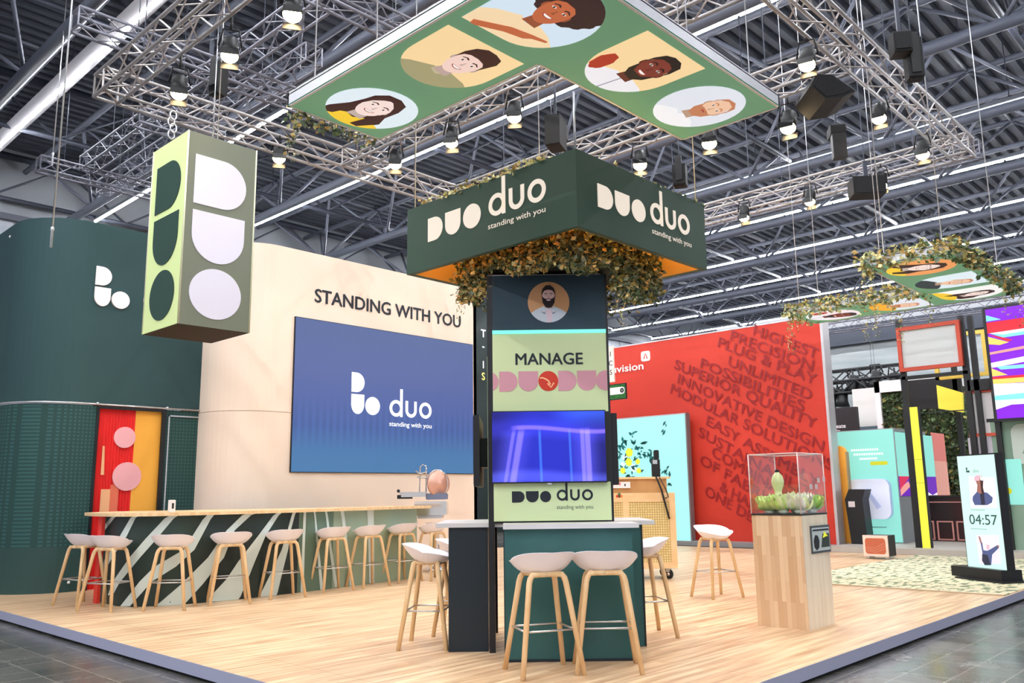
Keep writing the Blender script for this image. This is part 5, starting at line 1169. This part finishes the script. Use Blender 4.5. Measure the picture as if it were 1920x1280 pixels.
DG = mat('screen_dark_green', (40, 76, 70), .5, 0, .3); DGL = mat('screen_grey_green', (150, 196, 180), .5, 0, .6); SKN = mat('screen_skin', (186, 124, 110), .5, 0, .5); DNM = mat('screen_denim', (92, 106, 160), .5, 0, .5); DNM2 = mat('screen_navy', (54, 58, 84), .5, 0, .4); SWH = mat('screen_pure_white', (252, 252, 255), .5, 0, .95); SPK_ = mat('screen_pink', (236, 190, 206), .5, 0, .7); DRK = mat('screen_shadow', (60, 32, 36), .5, 0, .3)
b = B(); W_ = uR
u, v = tp(1812, 886); mark(b, FTt, u, v, .075, .001, .003, DG); duo_word(b, FTt, u+.13, v, .032, .001, .003, DGL)
u, v = tp(1819, 982); u2, v2 = tp(1869, 963); text(b, FTt, '04:57', u, v, (v2-v)*.95, 0, .004, DG, .006, width=u2-u)
for py, w_ in ((955, .26), (990, .3)):
    u, v = tp(1820, py)
    for i in range(9): b.flat(FTt, [(u+.01+i*w_/9, v-.012), (u+.01+(i+.6)*w_/9, v-.012), (u+.01+(i+.6)*w_/9, v+.004), (u+.01+i*w_/9, v+.004)], .003, DGL)
b.build('clock_text', tot)
b = B()
def sc_poly(pts, w, m): b.flat(FTt, [tp(1720+x*.2345, 820+y*.2345) for x, y in pts], w, m)
sc_poly([(410, 310), (620, 320), (640, 560), (430, 560)], .002, SWH)
sc_poly([(445, 470), (480, 430), (560, 440), (605, 480), (598, 520), (560, 540), (460, 540), (442, 500)], .003, DNM)
sc_poly([(500, 440), (535, 440), (545, 540), (515, 540)], .004, DNM2); sc_poly([(462, 330), (480, 305), (515, 305), (530, 340), (525, 390), (535, 440), (500, 450), (478, 430), (482, 380)], .005, SKN); sc_poly([(505, 340), (530, 340), (528, 400), (540, 450), (515, 440)], .006, DRK); sc_poly([(455, 320), (480, 300), (505, 303), (500, 345), (460, 345)], .007, SPK_); sc_poly([(505, 305), (525, 320), (528, 345), (508, 340)], .008, SWH)
b.build('upper_picture', tot)
b = B()
sc_poly([(470, 780), (650, 780), (670, 1010), (500, 1010)], .002, mat('screen_lilac', (238, 228, 244), .5, 0, .8))
sc_poly([(505, 830), (520, 840), (530, 900), (560, 905), (590, 890), (640, 860), (655, 880), (600, 935), (592, 1020), (540, 1020), (518, 980), (522, 920)], .003, DNM); sc_poly([(520, 930), (565, 940), (588, 1020), (542, 1020), (520, 985)], .004, DNM2); sc_poly([(490, 785), (505, 795), (518, 840), (505, 840)], .005, SKN); sc_poly([(640, 858), (655, 862), (655, 880), (645, 878)], .005, SKN); sc_poly([(555, 855), (578, 858), (580, 890), (558, 895)], .006, SPK_)
b.build('lower_picture', tot)

# ================================================================ STANDS AT FAR RIGHT
def slab(name, label, cat, F, poly_px, th, m, base=None, part='panel', r=None):
    pts = [hit(F, *p) for p in poly_px]; cx = sum(p[0] for p in pts)/len(pts); zb = min(p[1] for p in pts)
    t = thing(name, F(cx, zb, 0), label, cat); b = B(); b.prism(F, pts, -th, 0, m); b.build(part, t); t['_u'] = 0; del t['_u']; return t
ZF = .11
Fo = faceX(18.75)
a, c = hit(Fo, 1556, 836), hit(Fo, 1597, 1000); a0 = a[0]-.35
t = thing('orange_partition', Fo(a[0], ZF, 0), 'orange partition with a rounded top corner beside the right edge of the red wall', 'partition')
b = B(); b.prism(Fo, [(a0, ZF), (c[0], ZF)]+circ(c[0]-.16, a[1]-.16, .16, .16, 8, 0, 0, 90)+[(a0, a[1])], -.12, 0, ORNG); b.build('panel', t)
b = B(); b.fbox(Fo, c[0], c[0]+.03, ZF, a[1]-.14, -.12, 0, mat('tan_edge', (176, 150, 112), .5)); b.build('edge', t)
Fk = faceX(18.5); kp = [(1584, 936), (1591, 917), (1622, 917), (1617, 936)]
k0 = [hit(Fk, *p) for p in kp]; kb_ = [hit(Fk, 1627, 1010)[0], hit(Fk, 1596, 1010)[0]]
t = thing('black_kiosk', Fk(k0[0][0], ZF, 0), 'black angular kiosk with a small white card, standing before the cyan box', 'kiosk')
b = B(); b.prism(Fk, [k0[0], (kb_[1], ZF), (kb_[0], ZF), k0[3], k0[2], k0[1]], -.35, 0, BLACK); b.build('body', t)
b = B(); u, v = hit(Fk, 1596, 945); b.fbox(Fk, u-.06, u+.08, v-.06, v+.06, 0, .004, mat('white_card', (220, 206, 206))); b.build('card', t)
# cyan box stand
Fq = faceX(19.2); ql, qr = hit(Fq, 1568, 900)[0]-.1, hit(Fq, 1684, 900)[0]; qt = hit(Fq, 1640, 804)[1]
CYB = mat('aqua_lit_print', (160, 246, 232), .5, 0, .6); GREYP = mat('grey_box_side', (150, 156, 158), .5)
t = thing('cyan_box_booth', Fq((ql+qr)/2, ZF, 0), 'big cyan box booth with a raised lilac logo block, behind the black kiosk', 'booth')
b = B(); b.fbox(Fq, ql, qr, ZF, qt, -2.0, -.01, GREYP); b.build('body', t)
b = B(); b.fbox(Fq, ql+.04, qr-.02, ZF+.02, qt-.02, -.01, 0, CYB); b.build('front_print', t)
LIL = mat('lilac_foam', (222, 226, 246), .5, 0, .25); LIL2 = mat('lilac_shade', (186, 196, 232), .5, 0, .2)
def q_(px, py): return hit(Fq, px, py)
l0, l1 = q_(1600, 972), q_(1670, 897)
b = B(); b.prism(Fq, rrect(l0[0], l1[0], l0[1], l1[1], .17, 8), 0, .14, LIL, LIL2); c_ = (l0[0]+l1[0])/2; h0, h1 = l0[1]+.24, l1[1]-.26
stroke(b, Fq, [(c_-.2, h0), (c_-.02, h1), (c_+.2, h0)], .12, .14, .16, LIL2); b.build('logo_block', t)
b = B(); WP = mat('white_glow_print', (240, 255, 252), .5, 0, .9)
for i, (s_, px, py, w_) in enumerate((('This particular booth', 1596, 846, .62), ('Reusable modular display', 1601, 854, .66), ('for modern events', 1612, 862, .4))):
    u, v = q_(px, py)
    for q in range(12): b.flat(Fq, [(u+q*w_/12, v), (u+(q+.72)*w_/12, v), (u+(q+.72)*w_/12, v+.045), (u+q*w_/12, v+.045)], .004, WP)
u0, v0 = q_(1632, 872); u1, v1 = q_(1664, 864); b.prism(Fq, rrect(u0, u1, v0, v1, .03), 0, .004, mat('yellow_label', (236, 236, 50), .5, 0, .5))
u, v = q_(1632, 989); [b.flat(Fq, [(u+q*.036, v), (u+q*.036+.025, v), (u+q*.036+.025, v+.028), (u+q*.036, v+.028)], .004, mat('teal_print', (110, 160, 160))) for q in range(10)]; b.build('print_lettering', t)
FyQ = faceY(-qr)
def y_(px, py): return hit(FyQ, px, py)
s0, s1 = y_(1688, 930), y_(1752, 818)
b = B(); b.fbox(FyQ, s0[0], s1[0], y_(1720, 893)[1], s1[1], 0, .015, CYB); b.build('side_screen', t)
b = B(); VIO = mat('violet_led', (112, 30, 190), .5, 0, .7); MAG = mat('magenta_led', (226, 40, 90), .5, 0, .7); PNK = mat('pink_led', (250, 170, 160), .5, 0, .7); WLD = mat('white_led', (240, 240, 250), .5, 0, .9)
z0_, z1_ = max(ZF+.02, s0[1]), y_(1720, 893)[1]
b.fbox(FyQ, s0[0], s1[0], z0_, z1_, 0, .012, VIO); hx = s1[0]-s0[0]; hz = z1_-z0_
for poly, m in (([(0, .3), (.25, 1), (0, 1)], MAG), ([(0, 0), (.25, .5), (.2, .75), (0, .4)], PNK), ([(.55, .35), (.78, 0), (1, .25), (1, .1), (.9, 0), (.5, 0)], WLD), ([(.5, .2), (.62, 0), (.5, 0)], mat('yellow_led', (250, 210, 80), .5, 0, .8))):
    b.flat(FyQ, [(s0[0]+p[0]*hx, z0_+p[1]*hz) for p in poly], .014, m)
b.build('led_strip', t)
p0, p1 = y_(1754, 900)[0], y_(1777, 900)[0]
t = thing('salmon_column', FyQ((p0+p1)/2, ZF, 0), 'flat salmon pink column at the end of the cyan box booth', 'column')
b = B(); b.fbox(FyQ, p0, p1, ZF, qt, -.009, .02, mat('salmon_print', (236, 138, 128), .5, 0, .15)); b.build('panel', t)
b = B(); b.fbox(FyQ, p0+.03, p1-.03, .75, .79, .02, .025, mat('red_mark', (226, 60, 60))); b.fbox(FyQ, p0, p1, 1.1, 1.9, .02, .022, mat('pale_salmon', (246, 178, 160), .5, 0, .15)); b.build('print', t)
# black frame tower with yellow column, red framed panel
Fm = faceX(18.2)
def m_(px, py): return hit(Fm, px, py)
ft = thing('black_frame_tower', Fm(m_(1740, 1000)[0], ZF, 0), 'open tower of black beams carrying a red framed panel and yellow frames at far right', 'frame structure')
FRM = mat('black_beam', (22, 22, 24), .5)
def beamv(px0, px1, py, ytop, F=Fm, w0=-.12, zb=ZF):
    u0, u1 = hit(F, px0, py)[0], hit(F, px1, py)[0]; b = B(); b.fbox(F, u0, u1, zb, hit(F, px0, ytop)[1], w0, 0, FRM); b.build('beam', ft)
def beamh(px0, px1, py0, py1, F=Fm, w0=-.12):
    b = B(); a_, c_ = hit(F, px0, py1), hit(F, px1, py0); b.fbox(F, a_[0], c_[0], a_[1], c_[1], w0, 0, FRM); b.build('beam', ft)
beamv(1706, 1716, 900, 597); beamv(1812, 1823, 760, 590); beamv(1830, 1840, 760, 590); beamv(1861, 1871, 760, 575)
Fm2 = faceX(20.6)
beamv(1790, 1799, 760, 612, Fm2); 
beamh(1690, 1815, 700, 706); beamh(1815, 1862, 708, 733, Fm)
beamh(1716, 1815, 768, 774)
b = B(); a_, c_ = m_(1690, 698), m_(1800, 600); rw_ = .075
RFR = mat('red_frame_paint', (190, 74, 52), .5)
for u0, u1, v0, v1 in ((a_[0], c_[0], a_[1], a_[1]+rw_), (a_[0], c_[0], c_[1]-rw_, c_[1]), (a_[0], a_[0]+rw_, a_[1]+rw_, c_[1]-rw_), (c_[0]-rw_, c_[0], a_[1]+rw_, c_[1]-rw_)): b.fbox(Fm, u0, u1, v0, v1, 0, .1, RFR)
b.build('red_frame', ft)
b = B(); b.fbox(Fm, a_[0]+rw_, c_[0]-rw_, a_[1]+rw_, c_[1]-rw_, .0, .05, mat('white_stretched_fabric', (190, 194, 192), .6)); b.build('white_panel', ft)
Fm3 = faceX(20.0)
b = B(); a_, c_ = hit(Fm3, 1757, 713), hit(Fm3, 1848, 618); rw_ = .08; YFR = mat('yellow_frame_paint', (226, 190, 84), .5)
for u0, u1, v0, v1 in ((a_[0], c_[0], a_[1], a_[1]+rw_), (a_[0]+.3, c_[0], c_[1]-rw_, c_[1]), (c_[0]-rw_, c_[0], a_[1]+rw_, c_[1]-rw_), (a_[0], a_[0]+rw_, a_[1], a_[1]+.35)): b.fbox(Fm3, u0, u1, v0, v1, 0, .1, YFR)
b.build('yellow_frame', ft)
b = B(); YPN = mat('yellow_panel', (240, 220, 76), .5, 0, .25); b.prism(Fm3, [hit(Fm3, *p) for p in ((1757, 722), (1805, 736), (1807, 773), (1761, 766))], -.05, .05, YPN); b.build('yellow_panel', ft)
b = B(); a_, c_ = m_(1815, 813), m_(1860, 733); b.fbox(Fm, a_[0], c_[0], a_[1], c_[1], -.14, -.1, mat('grey_white_panel', (204, 200, 200), .6)); b.fbox(Fm, a_[0], c_[0], a_[1]-.06, a_[1], -.14, -.06, RFR); b.fbox(Fm, a_[0], c_[0], c_[1], c_[1]+.05, -.14, -.06, RFR); b.build('side_panel', ft)
b = B(); a_, c_ = m_(1815, 856), m_(1862, 818); b.fbox(Fm, a_[0], c_[0], a_[1], c_[1], -.14, -.1, mat('lilac_grey_panel', (190, 184, 194), .6)); b.build('side_panel', ft)
b = B(); a_, c_ = hit(Fm2, 1716, 768), hit(Fm2, 1800, 704); b.fbox(Fm2, a_[0]-.2, c_[0], a_[1], c_[1], -.1, 0, FRM); b.build('black_panel', ft)
Fyc = faceX(18.0); YC = mat('yellow_lit_column', (250, 244, 70), .5, 0, .75)
y0_, y1_ = hit(Fyc, 1718, 900)[0], hit(Fyc, 1733, 900)[0]; yt = hit(Fyc, 1712, 763)[1]
t = thing('yellow_light_column', Fyc((y0_+y1_)/2, ZF, 0), 'glowing yellow column with a black left side at the front of the dark bar', 'column')
b = B(); b.fbox(Fyc, y0_, y1_, ZF, yt, -.04, 0, YC)
b.build('lit_face', t)
b = B(); b.fbox(Fyc, y0_-.13, y0_, ZF, yt+.02, -.14, .005, FRM); b.fbox(Fyc, y1_, y1_+.02, ZF, yt, -.1, 0, FRM); b.build('casing', t)
b = B()
for py in (861, 905): v = hit(Fyc, 1725, py)[1]; b.fbox(Fyc, y0_, y1_, v-.006, v+.006, 0, .003, mat('joint_yellow', (190, 180, 60)))
b.build('joint', t)
# big led screen and green glass wall
Fs = faceX(17.9)
def s_(px, py): return hit(Fs, px, py)
a_, c_ = s_(1870, 785), s_(1846, 581); u0 = s_(1858, 680)[0]; u1 = u0+2.6
t = thing('abstract_led_screen', Fs(u0+1.3, a_[1], 0), 'large screen of purple, red and aqua abstract bands at the right edge', 'screen')
b = B(); b.fbox(Fs, u0-.05, u1, a_[1]-.05, c_[1]+.05, -.15, -.01, BLACK); b.build('case', t)
PUR = mat('purple_led', (130, 10, 214), .5, 0, .9); RLED = mat('red_led', (226, 30, 50), .5, 0, .9); AQL = mat('aqua_led', (130, 236, 226), .5, 0, .9); YLD = mat('amber_led', (252, 206, 100), .5, 0, .9)
b = B(); b.fbox(Fs, u0, u1, a_[1], c_[1], -.01, 0, PUR); hx, hz = u1-u0, c_[1]-a_[1]
def sx(px, py):
    u, v = s_(1680+px*.2188, 580+py*.2188); u = u1 if px >= 1090 else u; return (min(max(u, u0), u1), min(max(v, a_[1]), c_[1]))
for poly, m in (([(770, 50), (900, 85), (770, 105)], AQL), ([(770, 115), (1097, 60), (1097, 130), (780, 210)], RLED), ([(800, 205), (1097, 135), (1097, 190), (920, 240)], AQL), ([(800, 205), (1097, 135), (920, 215)], WLD), ([(780, 215), (960, 275), (1000, 260), (920, 240)], RLED), ([(780, 235), (970, 280), (890, 305), (785, 300)], YLD), ([(790, 370), (1097, 225), (1097, 260), (800, 390)], PNK), ([(800, 460), (1097, 300), (1097, 350), (860, 495), (810, 500)], WLD), ([(860, 490), (1097, 480), (1097, 520), (900, 515)], AQL), ([(810, 505), (960, 560), (820, 575)], YLD), ([(815, 580), (1097, 570), (1097, 600), (815, 600)], RLED), ([(815, 600), (1097, 600), (1097, 650), (830, 640)], YLD), ([(820, 640), (1097, 680), (1097, 820), (990, 815), (840, 860)], WLD), ([(840, 740), (1097, 690), (1097, 780), (840, 780)], AQL)):
    b.flat(Fs, [sx(*p) for p in poly], .002+.0005*len(b.f), m)
b.build('picture', t)
Fg = faceX(18.3); gu = hit(Fg, 1868, 900)[0]
t = thing('green_glass_wall', Fg(gu+1.3, ZF, 0), 'grey green glass wall with a pale rounded logo under the abstract screen', 'wall')
b = B(); b.fbox(Fg, gu, gu+2.8, ZF, hit(Fg, 1868, 790)[1], -.06, 0, mottled('green_glass', (134, 160, 140), (120, 146, 128), (.6, .6, .6), .2)); b.build('glass', t)
b = B(); u, v = hit(Fg, 1902, 870); b.prism(Fg, rrect(u, u+.75, v, v+.75, .16, 6), 0, .01, mat('pale_glass_logo', (188, 198, 188), .4)); stroke(b, Fg, [(u+.2, v+.18), (u+.37, v+.58), (u+.55, v+.18)], .1, .01, .014, mat('green_glass_mark', (130, 156, 138))); b.build('logo', t)
b = B(); p0, p1 = hit(Fg, 1882, 946), hit(Fg, 1914, 860); b.fbox(Fg, p0[0], p1[0], p0[1], p1[1], 0, .012, CYB); u, v = hit(Fg, 1889, 920); b.prism(Fg, circ(u+.02, v, .06), .012, .015, mat('yellow_label', (236, 236, 50))); b.build('poster', t)
b = B(); b.fbox(Fg, gu-.05, gu+2.8, hit(Fg, 1868, 790)[1], hit(Fg, 1868, 790)[1]+.06, -.1, .02, BLACK); b.build('top_rail', t)
# dark bar
Fd2 = faceX(20.5); d0, d1 = hit(Fd2, 1683, 960), hit(Fd2, 1826, 960); dt = hit(Fd2, 1750, 929)[1]
t = thing('dark_bar', Fd2((d0[0]+d1[0])/2, ZF, 0), 'dark red and black bar counter with pink trim behind the yellow column', 'bar counter')
MRN = mottled('maroon_front', (34, 22, 26), (74, 20, 24), (.8, .8, .5), .3); PTR = mat('pink_trim', (206, 140, 132), .5)
b = B(); b.fbox(Fd2, d0[0], d1[0], ZF, dt, -.7, 0, MRN); b.build('front', t)
b = B(); vv = hit(Fd2, 1750, 976)[1]; v2 = hit(Fd2, 1760, 941)[1]
b.fbox(Fd2, d0[0], d1[0], v2-.012, v2+.012, 0, .02, PTR); b.build('trim_line', t)
n4 = 4; wd = (d1[0]-d0[0])/n4
for i in range(n4):
    b = B(); u0, u1 = d0[0]+i*wd+.03, d0[0]+(i+1)*wd-.03
    for x0, x1, z0_, z1_ in ((u0, u1, ZF+.02, ZF+.05), (u0, u1, vv-.03, vv), (u0, u0+.03, ZF+.05, vv-.03), (u1-.03, u1, ZF+.05, vv-.03)): b.fbox(Fd2, x0, x1, z0_, z1_, 0, .03, PTR)
    b.build('front_frame', t)
b = B(); b.fbox(Fd2, d0[0]-.03, d1[0], dt-.04, dt, -.75, .05, BLACK); b.build('counter_top', t)
# planted wall, white walls, black sign behind
HEDGE = mottled('planted_wall', (58, 74, 34), (26, 38, 22), (9, 9, 9), .9)
Fh = faceX(23.5); h0, h1 = hit(Fh, 1658, 800), hit(Fh, 1812, 800)
t = thing('planted_wall', Fh((h0[0]+h1[0])/2, -.12, 0), 'tall dark green planted wall behind the frame tower at far right', 'wall')
b = B(); b.fbox(Fh, h0[0], h1[0], -.12, hit(Fh, 1690, 733)[1], -.2, 0, HEDGE); b.build('backing', t)
b = B(); hg = random.Random(3); zt_h = hit(Fh, 1690, 733)[1]
for k in range(2600): leaf(b, Fh(hg.uniform(h0[0]+.03, h1[0]), hg.uniform(.4, zt_h-.03), .02), .13, (1, 0, 4, 0, 5, 0))
g = b.build('foliage', t); g['kind'] = 'stuff'
b = B(); b.fbox(Fh, h0[0]-.14, h0[0], -.12, zt_h+.3, -.2, .1, WHITE); b.fbox(Fh, h0[0]-.14, h1[0], zt_h, zt_h+.3, -.2, .1, WHITE); b.build('white_surround', t)
Fw = faceX(25); w0_, w1_ = hit(Fw, 1603, 800), hit(Fw, 1662, 724)
t = thing('white_wall_panel', Fw((w0_[0]+w1_[0])/2, -.12, 0), 'plain off-white wall panel behind the cyan box booth', 'wall')
b = B(); b.fbox(Fw, w0_[0], w1_[0], -.12, w1_[1], -.2, 0, mat('off_white_panel', (214, 210, 204), .7)); b.build('panel', t)
b = B(); b.fbox(Fw, w0_[0], w1_[0], hit(Fw, 1630, 806)[1]-.1, hit(Fw, 1630, 799)[1], 0, .02, mat('slate_band', (86, 100, 112), .6)); b.build('band', t)
Fn = faceX(24); n0, n1 = hit(Fn, 1545, 800), hit(Fn, 1605, 762)
t = thing('black_sign_wall', Fn((n0[0]+n1[0])/2, -.12, 0), 'black sign wall with small white letters above the orange partition', 'sign')
b = B(); b.fbox(Fn, n0[0], n1[0], -.12, n1[1], -.15, 0, mat('sign_black', (34, 30, 32), .6)); b.build('panel', t)
b = B(); u, v = hit(Fn, 1560, 803); text(b, Fn, 'create', u, v, .12, 0, .004, WHITE, .012, width=.40); b.build('lettering', t)
Fp = faceX(21.5); p0, p1 = hit(Fp, 1556, 820)[0], hit(Fp, 1570, 820)[0]
t = thing('pink_column', Fp(p0, -.12, 0), 'slim pale pink column above the orange partition', 'column')
b = B(); b.fbox(Fp, p0, p1, -.12, hit(Fp, 1562, 806)[1], -.2, 0, mat('pale_pink_column', (240, 196, 200), .6)); b.build('panel', t)
b = B(); b.fbox(Fp, p0-.05, p0, -.12, hit(Fp, 1553, 797)[1], -.2, 0, WHITE); b.build('edge', t)
# orange monitor on the carpet
Fx_ = faceX(16.2); a_, c_ = hit(Fx_, 1620, 1042), hit(Fx_, 1663, 1004)
t = thing('floor_monitor', Fx_((a_[0]+c_[0])/2, .008, -.2), 'small white-rimmed monitor with an orange picture, lying on the patterned carpet', 'monitor')
zl = max(a_[1], .05); b = B(); b.fbox(Fx_, a_[0], c_[0], zl, c_[1], -.38, -.03, BLACK); b.build('case', t)
b = B(); b.fbox(Fx_, a_[0], c_[0], zl, c_[1], -.03, 0, mat('pale_peach_rim', (250, 214, 196), .5)); b.build('rim', t)
b = B(); b.prism(Fx_, rrect(a_[0]+.04, c_[0]-.04, zl+.04, c_[1]-.05, .05), 0, .004, mat('orange_picture', (240, 124, 84), .5, 0, .35))
for q in range(3): stroke(b, Fx_, [(a_[0]+.06, zl+.1+q*.03), ((a_[0]+c_[0])/2, zl+.07+q*.04), (c_[0]-.06, zl+.14+q*.05)], .008, .004, .005, mat('pale_orange', (250, 170, 140), .5, 0, .4))
b.build('picture', t)
for u in (a_[0]+.05, c_[0]-.05):
    b = B(); b.fbox(Fx_, u-.03, u+.03, .008, zl, -.33, -.05, STEEL); b.build('foot', t)
# unlit stage lamps under the black trusses
for k, (px, py, lab) in enumerate(((1561, 742, 'black stage lamp at far left under the distant black trusses'), (1580, 742, 'second black stage lamp from the left under the distant black trusses'), (1600, 716, 'black stage lamp third from the left under the distant black trusses'), (1618, 728, 'black stage lamp above the off-white wall panel, left one'), (1642, 708, 'black stage lamp above the off-white wall panel, right one'), (1678, 712, 'black stage lamp nearest the frame tower under the distant black trusses'))):
    p = on(px, py, 0, 35.5); t = thing('stage_lamp', p, lab, 'spotlight', 'stage lamps under the black trusses'); d = V((-.3+.2*(k % 3), .3-.25*(k % 2), -1)).normalized()
    b = B(); b.lathe(p-d*.3, [(.12, 0), (.2, .06), (.22, .5), (.3, .75)], LAMPC, 14, d); b.build('body', t)
    b = B(); b.tube([p-d*.2+V((0, .25, 0)), V((p.x, p.y+.2, p.z+.55)), V((p.x, p.y-.2, p.z+.55)), p-d*.2-V((0, .25, 0))], .03, LAMPC, 6); b.tube([(p.x, p.y, p.z+.5), (p.x, p.y, 5.3)], .04, LAMPC, 6); b.build('yoke', t)
